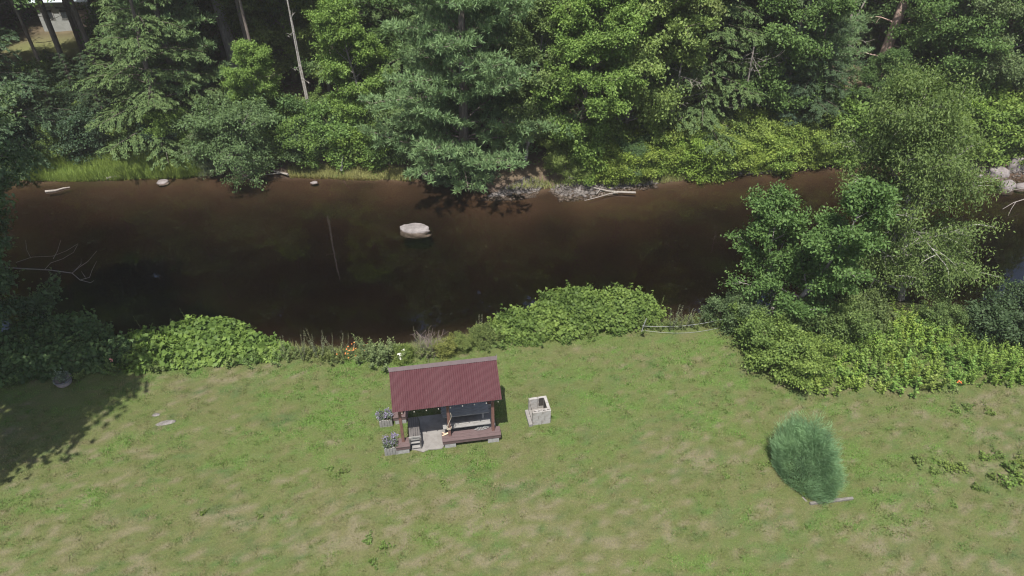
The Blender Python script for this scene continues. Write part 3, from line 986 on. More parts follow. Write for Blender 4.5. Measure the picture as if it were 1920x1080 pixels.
planter(733, 853, 0.46, 0.36, 0.36, 'grey wooden planter of purple flowers at the front left corner of the shelter', 1)
planter(723, 800, 0.46, 0.34, 0.34, 'grey wooden planter of purple flowers behind the first, beside the rear left bench', 2)

# ------------------------------------------------------------------ concrete block fire pit
fx0, fy0, fz0 = on(998.5, 798)
FP = thing('fire_pit', 'open whitewashed concrete block fire pit to the right of the shelter', 'fire pit', (fx0, fy0, fz0), 0.20)


def cored_block(name, c, s, mat, parent, wall=0.035, long_axis=0):
    """a hollow block: two cells open at the top"""
    L_, Wd, H_ = s
    parts = []
    def add(cx, cy, sx, sy, cz=0, sz=None):
        V, F = box_geo(sx, sy, sz or H_)
        parts.append((V + np.array([cx, cy, cz]), F))
    add(0, -Wd / 2 + wall / 2, L_, wall); add(0, Wd / 2 - wall / 2, L_, wall)
    for e in (-L_ / 2 + wall / 2, 0, L_ / 2 - wall / 2):
        add(e, 0, wall, Wd - 2 * wall)
    V, F = join_geo(parts)
    o = obj(name, mesh_from(name, V, F), mat, parent)
    o.location = c
    o.rotation_euler = (0, 0, math.pi / 2 if long_axis else 0)
    return o


fw, fd, ch = 0.66, 0.74, 0.222
for c in range(3):
    z = -0.03 + ch * (c + 0.5) + 0.004 * c
    mk = (lambda nm, ctr, s, ax=0: cored_block(nm, ctr, s, M['limeblock'], FP, 0.04, ax)) if c == 2 else \
         (lambda nm, ctr, s, ax=0: box(nm, ctr, s, M['limeblock'], FP, rot=(0, 0, math.pi / 2 if ax else 0), bev=0.007))
    cuts = (0, 0.33, 0.66) if c % 2 == 0 else (0, 0.20, 0.44, 0.66)
    for i in range(len(cuts) - 1):
        l = cuts[i + 1] - cuts[i]
        mk('block', (cuts[i] + l / 2, 0.065, z), (l - 0.006, 0.13, ch))
    for i in range(2):
        box('block', (i * 0.33 + 0.165, fd - 0.045, z), (0.323, 0.09, ch), M['limeblock'], FP, bev=0.006)
    rl = fd - 0.09 - 0.13
    for i in range(2):
        box('block', (fw - 0.055, 0.13 + rl * (i + 0.5) / 2, z), (rl / 2 - 0.006, 0.108, ch), M['limeblock'], FP, rot=(0, 0, math.pi / 2), bev=0.006)
box('hearth', (0.27, 0.39, 0.05), (0.53, 0.505, 0.16), M['concrete'], FP)
for i in range(2):
    box('block', (-0.07, 0.14 + 0.36 * i, 0.03), (0.13, 0.352, 0.18), M['concrete'], FP, bev=0.008)
box('soot_layer', (fw - 0.1125, 0.39, 0.40), (0.005, 0.5, 0.5), M['soot'], FP)
box('soot_layer', (0.455, fd - 0.0935, 0.45), (0.17, 0.005, 0.40), M['soot'], FP)
tube_obj('grate_bar', [(np.array([(-0.02, 0.145, 0.645), (0.54, 0.145, 0.645)]), np.array([0.012, 0.012])),
                       (np.array([(0.02, 0.14, 0.655), (0.02, fd - 0.08, 0.66)]), np.array([0.012, 0.012]))], M['deadwood'], FP, 5)

# ------------------------------------------------------------------ small things on the lawn
def lathe(prof, n=24):
    V = []; F = []
    for r_, z in prof:
        for k in range(n):
            a = 2 * math.pi * k / n
            V.append((r_ * math.cos(a), r_ * math.sin(a), z))
    for i in range(len(prof) - 1):
        for k in range(n):
            F.append((i * n + k, i * n + (k + 1) % n, (i + 1) * n + (k + 1) % n, (i + 1) * n + k))
    return V, F


x, y, z = on(115, 727)
tp = thing('round_planter', 'low round planter tub of small plants in the tree shade by the left thicket', 'planter', (x, y + 0.25, z))
obj('tub', mesh_from('tub', *lathe([(0.25, -0.05), (0.29, 0.08), (0.30, 0.2), (0.27, 0.2), (0.25, 0.12), (0.0, 0.12)])), rough_mat('dull_tub', (0.16, 0.13, 0.125), (0.26, 0.22, 0.21), 6, 0.8, 0.2), tp, smooth=True)
obj('rim', mesh_from('rim', *lathe([(0.305, 0.19), (0.33, 0.2), (0.33, 0.235), (0.305, 0.24), (0.265, 0.225), (0.268, 0.2), (0.305, 0.19)])), M['tyre'], tp, smooth=True)
r = np.random.default_rng(4); nl = 260
A = np.stack([r.normal(size=nl) * 0.12, r.normal(size=nl) * 0.12, r.uniform(0.12, 0.5, nl)], -1)
obj('foliage', leaf_mesh('foliage', A, unit(rand_dirs(r, nl) + np.array([0, 0, 0.7])), rand_dirs(r, nl), r.uniform(0.08, 0.14, nl), r.uniform(0.03, 0.06, nl), r.uniform(0, 1, nl)), M['leaf'], tp, color=(0.16, 0.2, 0.14))


def rock_mesh(name, sx, sy, sz, seed, sub=3, rough=0.18, flat=0.0):
    bm = bmesh.new(); bmesh.ops.create_icosphere(bm, subdivisions=sub, radius=1.0)
    V = np.array([v.co[:] for v in bm.verts])
    n = fbm(V[:, 0] * 1.1 + seed * 3.1 + V[:, 2] * 0.7, V[:, 1] * 1.1 - seed * 1.7 + V[:, 2] * 0.6, seed, 4) - 0.5
    n2 = fbm(V[:, 0] * 4 + seed, V[:, 1] * 4 + V[:, 2] * 3, seed + 9, 3) - 0.5
    V = V * (1 + rough * 2.6 * n + rough * 0.5 * n2)[:, None]
    V[:, 2] = np.where(V[:, 2] > 0.6, 0.6 + (V[:, 2] - 0.6) * (1 - flat), V[:, 2])
    under = np.clip(-V[:, 2], 0, 1); hxy = np.hypot(V[:, 0], V[:, 1]); kk = np.where(under > 0, (np.sqrt(np.maximum(hxy ** 2 + V[:, 2] ** 2, 1e-6)) * (1 + 0.05 * under)) / np.maximum(hxy, 0.3), 1.0); V[:, 0] *= kk; V[:, 1] *= kk
    V = V * np.array([sx, sy, sz])
    for v, c in zip(bm.verts, V): v.co = c
    me = bpy.data.meshes.new(name); bm.to_mesh(me); bm.free()
    return me


def rock(px, py, w, d, h, seed, label, rz=0.0, z=None, cat='rock', name='rock', mat='rock', flat=0.3, group=None):
    if z is None: p = on(px, py)
    else:
        q_ = at(px, py, z); p = (q_.x, q_.y, q_.z)
    o = obj(name, rock_mesh(name, w / 2, d / 2, h, seed, 4 if w > 1 else 3, 0.26 if w > 1 else 0.2, flat), M[mat], smooth=True)
    o.location = p; o.rotation_euler = (0, 0, rz)
    return tag(o, label, cat, group)


rock(293, 778, 0.3, 0.16, 0.05, 21, 'small flat pale stone in the lawn above the larger paving stone', 0.2, name='flat_stone', cat='stone', mat='paving')
rock(310, 793, 0.66, 0.24, 0.035, 22, 'larger flat grey stone sunk in the lawn left of the shelter', 0.3, name='flat_stone', cat='stone', mat='paving')
rock(780, 430, 1.5, 0.85, 0.25, 26, 'big pale grey boulder alone in the middle of the river', -0.1, WATER_Z - 0.03, name='boulder', cat='boulder', flat=0.5, mat='wetrock')
rock(305, 341, 0.62, 0.5, 0.09, 32, 'low flat pale rock in the water near the left far bank', 0.1, WATER_Z, flat=0.6)
rock(589, 342, 0.4, 0.25, 0.06, 33, 'tiny flat rock in the shallow water by the far bank', 0.1, WATER_Z, flat=0.6)
rock(1873, 327, 1.15, 0.8, 0.5, 34, 'smooth grey boulder at the right far shore, left of the tall one', -0.2, WATER_Z, name='boulder', cat='boulder')
rock(1902, 316, 1.2, 0.9, 0.85, 35, 'tall brownish boulder against the bank at the far right', 0.5, name='boulder', cat='boulder')
rock(1888, 349, 0.95, 0.75, 0.42, 36, 'grey split boulder in the water below the far right shore', 0.3, WATER_Z, name='boulder', cat='boulder')
rock(1918, 350, 0.85, 0.5, 0.25, 37, 'low grey boulder in the water at the right edge', 0.1, WATER_Z, name='boulder', cat='boulder')
for i, (px, py, w) in enumerate([(1837, 330, 0.42), (1866, 336, 0.34), (1822, 317, 0.25), (1809, 309, 0.4), (1803, 315, 0.25), (1828, 322, 0.2), (1893, 355, 0.3), (1845, 315, 0.3)]):
    rock(px, py, w, w * 0.7, w * 0.22, 40 + i, 'small stone in the shallows by the right far shore', 0.2 * i, WATER_Z, cat='stone', name='stone', group='stones in the shallows at right')
for i, (px, py, w) in enumerate([(1428, 318, 0.5), (1445, 320, 0.35), (1405, 324, 0.3), (1340, 326, 0.3), (1372, 327, 0.35), (1319, 331, 0.25), (1465, 316, 0.3), (1300, 333, 0.3)]):
    rock(px, py, w, w * 0.7, w * 0.3, 50 + i, 'grey stone at the waterline below the yellow-green shrubs', 0.3 * i, WATER_Z, cat='stone', name='stone', group='stones along the far waterline')

# rope barrier by the river
p1 = Vector(on(1202, 624)); p2 = Vector(on(1366, 612))
rb = thing('rope_barrier', 'low rope barrier of two sagging lines between the round bush and the right trees', 'rope barrier', tuple(p1))
d12 = p2 - p1
tube_obj('post', [(np.array([(0, 0, -0.1), (0.06, 0.02, 0.35), (0.14, 0.03, 0.75)]), np.full(3, 0.018))], M['whiterope'], rb, 5)
tube_obj('post', [(np.array([tuple(d12 + Vector((0, 0, -0.1))), tuple(d12 + Vector((-0.02, 0, 0.6)))]), np.full(2, 0.03))], M['deadwood'], rb, 6)
t = np.linspace(0, 1, 24)
for h0, h1, sag in ((0.38, 0.5, 0.22), (0.15, 0.06, 0.06)):
    P = np.stack([d12.x * t, d12.y * t - 0.25 * np.sin(t * np.pi) * (h0 < 0.3), d12.z * t + h0 + (h1 - h0) * t - sag * 4 * t * (1 - t)], -1)
    if h0 < 0.3: P[:, 2] = np.maximum(P[:, 2], 0.03 + d12.z * t)
    tube_obj('rope', [(P, np.full(24, 0.010 if h0 > 0.3 else 0.007))], M['whiterope'], rb, 5)

# ------------------------------------------------------------------ asparagus bed
b00 = Vector(on(1519, 941)); b10 = Vector(on(1597, 931)); b01 = Vector(on(1446, 862))
eu = (b10 - b00); ev = (b01 - b00)
asp = thing('asparagus_plant', 'feathery blue-green clump of tall asparagus ferns in a timber edged bed at right', 'plant', tuple(b00))
r = np.random.default_rng(6)
ctr = np.array(eu) * 0.30 + np.array(ev) * 0.50
ax_u = np.array(eu) * 0.44; ax_v = np.array(ev) * 0.56
polys = []
for i in range(140):
    a = r.uniform(0, 6.283); q_ = math.sqrt(r.uniform(0, 1)) * 0.75
    base = ctr + ax_u * q_ * math.cos(a) + ax_v * q_ * math.sin(a); base[2] = -0.05
    hh = 2.05 * math.sqrt(max(0.1, 1 - q_ ** 2)) * r.uniform(0.8, 1.02)
    polys.append((bend_line(base, np.array([0.05, 0.05, 1.0]) + (base - ctr) * np.array([.18, .18, 0]), hh, 7, r, 0.05), 0.008 * (1 - 0.8 * np.linspace(0, 1, 7))))
n = 52000
a = r.uniform(0, 6.283, n); e = np.arcsin(r.uniform(-0.1, 1, n)); rad = r.uniform(0.25, 1, n) ** 0.4
rad = rad * (0.8 + 0.42 * fbm(a * 1.6, e * 3.0, 5, 4)) + np.abs(r.normal(size=n)) * 0.11 * (0.4 + np.clip(np.sin(e), 0, 1))
ed = np.stack([np.cos(a) * np.cos(e), np.sin(a) * np.cos(e), np.sin(e)], -1)
belly = 1.0 + 0.12 * np.sin(np.clip(ed[:, 2], 0, 1) * np.pi)
PA2 = ctr + ax_u * (ed[:, 0] * rad * belly)[:, None] + ax_v * (ed[:, 1] * rad * belly)[:, None] + np.array([-0.05, 0.25, 2.0]) * (ed[:, 2] * rad)[:, None]
PA2[:, 2] = np.maximum(PA2[:, 2], 0.03)
outd = unit(ax_u * ed[:, :1] + ax_v * ed[:, 1:2])
sw = np.stack([np.sin(PA2[:, 0] * 5 + PA2[:, 2] * 3), np.cos(PA2[:, 1] * 5 - PA2[:, 2] * 2), np.zeros(n)], -1)
DA2 = unit(outd * 0.45 + np.array([0, 0, 0.75]) + sw * 0.25 + rand_dirs(r, n) * 0.5)
as_ = tube_obj('stem', polys, rough_mat('green_stem', (0.05, 0.08, 0.04), (0.09, 0.12, 0.06), 6, 0.7, 0), asp, 4); as_['kind'] = 'stuff'
tuf = fbm(PA2[:, 0] * 3 + PA2[:, 2], PA2[:, 1] * 3 + PA2[:, 2] * 2, 9, 3)
obj('foliage', leaf_mesh('foliage', PA2, DA2, rand_dirs(r, n), 0.2 * r.uniform(0.5, 1.2, n), np.full(n, 0.009), np.clip(tuf + 0.3 * (r.uniform(0, 1, n) - 0.5), 0, 1), 0.0), M['leaf'], asp, color=(0.175, 0.29, 0.15))
nrm = Vector((-eu.y, eu.x, 0)).normalized()


def timber(p, q, w, h, label):
    d_ = q - p
    t_ = box('timber', (0, 0, 0), (d_.length, w, h), M['oldtimber'], None, bev=0.012)
    t_.location = (p + q) / 2 + Vector((0, 0, h / 2 - 0.03)); t_.rotation_euler = (0, 0, math.atan2(d_.y, d_.x))
    return tag(t_, label, 'timber edging')


timber(b00 + Vector((-0.05, -0.09, 0)), b10 + Vector((0, -0.09, 0)), 0.09, 0.11, 'grey timber edging along the front of the asparagus bed')
timber(b00 + Vector((-0.1, 0.0, 0)), b00 + Vector((-0.1, 0, 0)) + ev * 0.12, 0.06, 0.05, 'grey timber edging along the left side of the asparagus bed')


# ------------------------------------------------------------------ thickets: leaves over mounds
def mound(name, label, cat, ells, nleaf, leaf, color, seed, lw=0.8, hang=0.25, rough=0.16, extra_stems=60, mat='leaf', zk=1.0):
    """ells: (x, y, z, rx, ry, rz) in world; a shell of leaves over them with an inner layer"""
    r = np.random.default_rng(seed)
    c0 = np.array(ells[0][:3]); root = thing(name, label, cat, (c0[0], c0[1], gz(c0[0], c0[1])))
    org = np.array(root.location)
    E = np.array(ells, float); E[:, 5] *= zk
    area = E[:, 3] * E[:, 5] + E[:, 3] * E[:, 4]
    P = []; NN = []
    while sum(len(p) for p in P) < nleaf:
        m = nleaf
        k = r.choice(len(E), m, p=area / area.sum())
        d = rand_dirs(r, m); d[:, 2] = np.where(d[:, 2] < -0.15, -d[:, 2], d[:, 2])
        bump = 0.86 + 0.36 * (fbm(d[:, 0] * 2.6 + k * 7.7, d[:, 1] * 2.6 + d[:, 2] * 2.2, seed, 3))
        s = (bump - np.abs(r.normal(size=m)) * rough)[:, None]
        p = E[k, :3] + d * E[k, 3:] * s
        inside = np.zeros(m, bool)
        for j in range(len(E)):
            q_ = ((p - E[j, :3]) / E[j, 3:]); inside |= ((q_ ** 2).sum(1) < 0.55) & (k != j)
        ok = ~inside & (p[:, 2] > ground_z(p[:, 0], p[:, 1]) + 0.02)
        P.append(p[ok]); NN.append(d[ok])
    P = np.concatenate(P)[:nleaf]; NN = np.concatenate(NN)[:nleaf]
    # shoots that stand out of the mass
    ns_ = nleaf // 9; per = 9; sh = r.integers(0, nleaf, ns_ // per)
    sd = unit(NN[sh] * 0.7 + rand_dirs(r, len(sh)) * 0.55 + np.array([0, 0, 0.55])); sl_ = r.uniform(0.12, 0.5, len(sh))
    tt = np.tile((np.arange(per) + 0.5) / per, len(sh)); si = np.repeat(np.arange(len(sh)), per)
    m_ = len(si); P[:m_] = P[sh[si]] + sd[si] * (sl_[si] * tt)[:, None] + r.normal(size=(m_, 3)) * 0.035; NN[:m_] = NN[sh[si]]
    D = unit(rand_dirs(r, nleaf) + NN * 0.4 + np.array([0, 0, -hang]))
    Nn = unit(NN * 0.7 + np.array([0, -0.15, 0.55]) + rand_dirs(r, nleaf) * 0.5)
    Ln = leaf * r.uniform(0.65, 1.3, nleaf)
    cl = fbm(P[:, 0] * 1.6 + P[:, 2], P[:, 1] * 1.6 + P[:, 2] * 1.3, seed + 3, 3)
    rnd = np.clip(0.5 * r.uniform(0, 1, nleaf) + (cl - 0.25) * 1.0, 0, 1)
    obj('foliage', leaf_mesh('foliage', P - org, D, Nn, Ln, Ln * lw, rnd), M[mat], root, color=color)
    polys = []
    for i in range(extra_stems):
        e = E[r.integers(0, len(E))]
        x = e[0] + r.normal() * e[3] * 0.4; y = e[1] + r.normal() * e[4] * 0.4; zz = gz(x, y)
        tip = e[:3] + rand_dirs(r, 1)[0] * e[3:] * np.array([0.9, 0.9, 0.0]) + np.array([0, 0, e[5] * r.uniform(0.5, 0.95)])
        b = np.array([x, y, zz - 0.05])
        midp = (b + tip) / 2 + r.normal(size=3) * 0.08
        polys.append((np.array([b, midp, tip]) - org, np.array([0.015, 0.011, 0.005])))
    tube_obj('stem', polys, M['stem'], root, 4)
    return root


def ell(px, py, back, rx, ry, rz, dz=0.0):
    """an ellipsoid whose near foot stands at a photograph pixel"""
    x, y, z = on(px, py)
    return (x, y + ry * 0.8 + back, z + dz, rx, ry, rz)


mound('knotweed_bush', 'wide rounded bright green bush on the near bank right of the shelter', 'bush',
      [ell(985, 643, 0, 1.25, 0.95, 0.95), ell(1050, 634, 0, 1.3, 1.1, 1.2), ell(1110, 626, 0.1, 1.3, 1.1, 1.3), ell(1165, 618, 0.1, 1.2, 1.1, 1.2), ell(1205, 613, 0.1, 0.9, 0.9, 0.9), ell(1085, 628, .7, 1.8, 1.0, 1.15), ell(955, 640, .2, 0.7, 0.7, 0.6)],
      24000, 0.13, (0.1, 0.155, 0.036), 3, 0.72, rough=0.2, zk=0.78)
mound('vine_thicket', 'bright green sunlit mound of grape vines on the near bank left of the shelter', 'vine thicket',
      [ell(265, 694, 0, 0.9, 0.8, 0.75), ell(330, 692, 0.1, 1.2, 0.9, 0.95), ell(395, 683, 0.1, 1.25, 0.95, 1.1), ell(450, 680, 0.1, 1.0, 0.8, 0.85), ell(500, 680, 0.1, 0.8, 0.6, 0.4), ell(360, 680, 0.9, 1.8, 0.9, 0.8), ell(250, 660, 0.1, 0.6, 0.6, 0.6)],
      11000, 0.165, (0.11, 0.175, 0.04), 4, 0.95, rough=0.24, zk=0.46)
mound('vine_thicket', 'vine thicket at the left end of the near bank, leaves tinted darker for the tree shade', 'vine thicket',
      [ell(-60, 712, 0, 1.6, 1.1, 1.2), ell(30, 712, 0, 1.5, 1.1, 1.25), ell(100, 706, 0.1, 1.4, 1.1, 1.3), ell(165, 696, 0.1, 1.2, 1.0, 1.2), ell(205, 690, 0.1, 0.8, 0.8, 0.8), ell(60, 690, 0.9, 2.2, 1.1, 1.2)],
      13000, 0.16, (0.075, 0.125, 0.045), 5, 0.9, rough=0.24, zk=0.5)  # same vines as the sunlit mound, leaf colour darkened to carry the shade

# ------------------------------------------------------------------ weeds and small bank plants
def weed_plant(seed, nst, h, nleaf, leaf, lw, spread, tip=0.25):
    r = np.random.default_rng(seed)
    polys = []; P = []; D = []; Z = []
    for i in range(nst):
        b = np.array([r.normal() * spread * 0.5, r.normal() * spread * 0.5, -0.05])
        d = np.array([b[0] * 0.5, b[1] * 0.5, 1.0]) + r.normal(size=3) * 0.12
        hh = h * r.uniform(0.65, 1.1)
        T = bend_line(b, d, hh, 6, r, 0.06, 0.0)
        polys.append((T, 0.008 * (1 - 0.7 * np.linspace(0, 1, 6))))
        for k in range(nleaf):
            f = 0.12 + 0.88 * (k + r.uniform(0, 1)) / nleaf
            q0, qd = along(T, min(f, 0.995)); az = k * 2.4 + r.normal() * 0.4
            P.append(q0); D.append((math.cos(az), math.sin(az), r.uniform(-0.2, 0.7) + 0.4 * f)); Z.append(f)
    P = np.array(P); D = unit(np.array(D)); Z = np.array(Z); n = len(P)
    Ln = leaf * (1.15 - 0.6 * Z) * r.uniform(0.7, 1.3, n)
    Nn = unit(np.array([0, 0, 1.0]) + rand_dirs(r, n) * 0.5)
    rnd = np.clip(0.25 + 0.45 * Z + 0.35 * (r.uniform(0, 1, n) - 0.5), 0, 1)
    return polys, leaf_mesh('foliage', P, D, Nn, Ln, Ln * lw, rnd)


make_proto('weed', 'weed_plant', 'weed', *weed_plant(31, 9, 0.95, 34, 0.15, 0.36, 0.5), 'stem', wood='stem', green='foliage', sides=4)
make_proto('weed_b', 'weed_plant', 'weed', *weed_plant(32, 8, 0.7, 30, 0.17, 0.5, 0.5), 'stem', wood='stem', green='foliage', sides=4)
make_proto('stalk', 'dock_stalk', 'weed', *weed_plant(33, 3, 1.4, 46, 0.07, 0.5, 0.25), 'stem', wood='stem', green='foliage', sides=4)
make_proto('rosette', 'lawn_weed', 'weed', *weed_plant(34, 14, 0.2, 7, 0.1, 0.6, 0.22), 'stem', wood='stem', green='foliage', sides=4)


def in_poly(px, py, poly):
    c = False; n = len(poly); j = n - 1
    for i in range(n):
        xi, yi = poly[i]; xj, yj = poly[j]
        if (yi > py) != (yj > py) and px < (xj - xi) * (py - yi) / (yj - yi) + xi: c = not c
        j = i
    return c


def world_poly(pix): return [tuple(at(px, py)[:2]) for px, py in pix]


def scatter(poly, step, seed, jit=0.45):
    r = random.Random(seed); xs_ = [p[0] for p in poly]; ys_ = [p[1] for p in poly]; out = []
    y = min(ys_)
    while y < max(ys_):
        x = min(xs_)
        while x < max(xs_):
            px, py = x + r.uniform(-jit, jit) * step, y + r.uniform(-jit, jit) * step
            if in_poly(px, py, poly): out.append((px, py))
            x += step
        y += step
    return out


R_ = random.Random(77)
def shade_of(c, v=0.18):
    k = 1 + R_.uniform(-v, v); return (c[0] * k * (1 + R_.uniform(-.08, .08)), c[1] * k, c[2] * k * (1 + R_.uniform(-.1, .1)))


WEED_POLY = world_poly([(1460, 705), (1540, 742), (1620, 738), (1680, 736), (1760, 722), (1860, 720), (2000, 722), (2000, 660), (1880, 640), (1800, 618), (1690, 600), (1560, 615), (1470, 645)])
BED = scatter(WEED_POLY, 0.56, 5)
for i, (x, y) in enumerate(BED):
    kind = 'weed' if R_.random() < 0.6 else 'weed_b'
    edge = fbm(np.array([x * 0.5]), np.array([y * 0.5]), 3, 3)[0]
    place(kind, (x, y, gz(x, y)), R_.uniform(0, 6.28), R_.uniform(0.7, 1.15) * (0.5 + 0.85 * edge),
          'leafy green weed in the dense bed below the two right trees', 'weed', 'weeds of the right bed', shade_of(R_.choice([(0.16, 0.25, 0.05), (0.18, 0.26, 0.06), (0.13, 0.215, 0.05)]), 0.2))
for px, py, sc, c, lab, key in [
    (1372, 610, 0.6, (0.085, 0.13, 0.055), 'green shrub at the right end of the rope barrier', 'shrub'),
    (1415, 645, 0.65, (0.11, 0.17, 0.045), 'rounded green shrub at the left edge of the weed bed, upper one', 'shrub'),
    (1455, 688, 0.68, (0.135, 0.2, 0.05), 'rounded light green shrub at the lawn side of the weed bed', 'shrub_b'),
    (1500, 702, 0.62, (0.145, 0.21, 0.05), 'rounded light green shrub in the weed bed beside its lawn edge', 'shrub'),
    (1500, 640, 0.7, (0.095, 0.145, 0.045), 'leafy shrub under the dark green elm', 'shrub_b'),
    (1560, 630, 0.65, (0.1, 0.15, 0.045), 'leafy shrub between the elm and the ash', 'shrub'),
    (1620, 612, 0.55, (0.105, 0.145, 0.05), 'low shrub at the foot of the ash, on its left', 'shrub_b'),
    (1750, 612, 0.5, (0.1, 0.15, 0.05), 'low shrub at the foot of the ash, on its right', 'shrub'),
    (1855, 632, 0.7, (0.055, 0.09, 0.04), 'dark green shrub at the right end of the near bank, left one', 'shrub_b'),
    (1912, 622, 0.8, (0.05, 0.082, 0.038), 'dark green shrub at the right end of the near bank, right one', 'shrub'),
    (870, 652, 0.25, (0.13, 0.17, 0.05), 'small yellow-green bush behind the roof, left one', 'shrub'),
    (905, 642, 0.3, (0.12, 0.16, 0.05), 'small green bush between the roof and the wide rounded bush', 'shrub_b'),
    (835, 662, 0.28, (0.16, 0.18, 0.05), 'tiny yellow bush behind the ridge of the roof', 'shrub_b'),
    (757, 674, 0.24, (0.13, 0.18, 0.045), 'elderberry bush with white flower heads behind the roof', 'shrub_b'),
]:
    o = place(key, on(px, py), R_.uniform(0, 6), sc, lab, 'shrub', None, c)
    if 'elderberry' in lab:
        r = np.random.default_rng(5); nf = 90
        A = np.array([(-0.1, -0.6, 1.6), (0.35, -0.9, 1.1), (0.1, 0.2, 1.9)])[r.integers(0, 3, nf)] + r.normal(size=(nf, 3)) * np.array([0.16, 0.12, 0.03])
        fl_ = obj('flower', leaf_mesh('flower', A, rand_dirs(r, nf), unit(rand_dirs(r, nf) * 0.3 + np.array([0, 0, 1])), np.full(nf, 0.2), np.full(nf, 0.17), r.uniform(0, 1, nf)), M['purple'], o, color=(0.62, 0.62, 0.55)); fl_['kind'] = 'stuff'
for px, py in [(697, 678), (712, 672), (705, 668), (728, 676), (690, 672), (735, 668), (718, 682)]:
    place('weed', on(px, py), R_.uniform(0, 6), R_.uniform(0.9, 1.1), 'tall goldenrod in the upright clump on the bank behind the roof', 'weed', 'goldenrod clump on the near bank', shade_of((0.125, 0.175, 0.07), 0.1))
for px, py in [(534, 668), (566, 666), (572, 672), (588, 664), (605, 672), (622, 668), (632, 672), (648, 670), (598, 664), (660, 668), (1285, 618), (1270, 620), (1300, 616), (1262, 618), (900, 628), (790, 662), (800, 668)]:
    place('stalk', on(px, py), R_.uniform(0, 6), R_.uniform(0.65, 1.05), 'thin grey-green seed stalk standing on the edge of the near bank', 'weed', 'seed stalks along the near bank', shade_of((0.12, 0.14, 0.085), 0.2))
for i in range(70):
    px = R_.uniform(505, 935) if i < 48 else R_.uniform(1225, 1350)
    b = np.interp(px, [505, 700, 850, 935, 1225, 1350], [676, 682, 664, 648, 622, 614])
    x, y, z = on(px, b - R_.uniform(0, 16))
    place('weed_b' if i % 2 else 'weed', (x, y, z), R_.uniform(0, 6), R_.uniform(0.3, 0.6), 'low green weed along the top of the near bank', 'weed', 'low weeds along the near bank', shade_of((0.135, 0.17, 0.06), 0.2))
for px, py, s in [(1845, 858, 1.2), (1870, 855, 1.1), (1895, 880, 1.6), (1888, 905, 1.6), (1910, 870, 1.3), (1860, 895, 1.0), (1800, 880, 1.2), (1775, 878, 1.2), (1750, 885, 1.0), (1720, 865, 1.1), (1830, 915, 1.0), (1790, 770, 1.0),
                  (1812, 765, 1.0), (1915, 900, 1.5), (1855, 775, 1.0), (1788, 949, 0.6), (488, 970, 0.6), (380, 963, .6), (690, 1015, .9), (720, 1025, .9), (700, 1055, .8), (1445, 870, 0.8), (1508, 925, .9), (1530, 935, .9), (1362, 895, .6), (830, 905, .6), (620, 880, .6), (640, 885, .7)]:
    place('rosette', on(px, py), R_.uniform(0, 6), s, 'small bright weed sprouting from the lawn', 'weed', 'weeds sprouting from the lawn', shade_of((0.11, 0.165, 0.04), 0.2))
for px, py, key, sc in [(240, 690, 'weed', .8), (285, 640, 'stalk', 1.0), (330, 632, 'weed', .9), (372, 628, 'stalk', 1.1), (420, 626, 'weed', .8), (470, 650, 'stalk', 1.0), (300, 695, 'weed_b', .7), (355, 693, 'weed', .6), (430, 684, 'weed_b', .7), (480, 680, 'weed', .7), (520, 676, 'weed', .7),
                       (60, 660, 'weed', 1.0), (120, 655, 'stalk', 1.1), (180, 665, 'weed', .9), (30, 716, 'weed_b', .7), (150, 708, 'weed_b', .6), (210, 695, 'weed', .7)]:
    place(key, on(px, py), R_.uniform(0, 6), sc, 'weed growing up through the vine thickets on the left near bank', 'weed', 'weeds among the vine thickets', shade_of((0.13, 0.19, 0.06), 0.25))
for px, py, key, sc in [(940, 640, 'weed', .8), (965, 645, 'weed_b', .8), (1010, 643, 'weed', .6), (1060, 640, 'weed_b', .7), (1105, 634, 'weed', .6), (1160, 626, 'weed_b', .7), (1205, 618, 'weed', .8), (1225, 606, 'stalk', 1.0), (1180, 596, 'weed', 1.2), (1110, 596, 'stalk', 1.3), (1020, 604, 'weed', 1.2)]:
    place(key, on(px, py), R_.uniform(0, 6), sc, 'weed growing at the skirt of the wide rounded bush', 'weed', 'weeds around the rounded bush', shade_of((0.12, 0.18, 0.05), 0.25))
# dead shrub on the bank, orange day lilies
r = np.random.default_rng(12); x, y, z = on(806, 660); polys = []
for i in range(46):
    az = r.uniform(0, 6.28); e = r.uniform(0.5, 1.3)
    T = bend_line((r.normal() * 0.15, r.normal() * 0.1, -0.05), (math.cos(az) * math.cos(e), math.sin(az) * math.cos(e), math.sin(e)), r.uniform(0.5, 1.1), 5, r, 0.16, 0.0)
    polys.append((T, 0.009 * (1 - 0.7 * np.linspace(0, 1, 5))))
    for k in range(3):
        q0, qd = along(T, r.uniform(0.4, 0.95))
        polys.append((bend_line(q0, qd + r.normal(size=3) * 0.6, r.uniform(0.15, 0.35), 4, r, 0.15), np.full(4, 0.004)))
db = tube_obj('dead_bush', polys, rough_mat('dry_twig', (0.11, 0.085, 0.075), (0.2, 0.165, 0.15), 8, 0.9, 0), None, 4)
db.location = (x, y, z); tag(db, 'leafless brown dead bush on the bank behind the roof', 'bush')
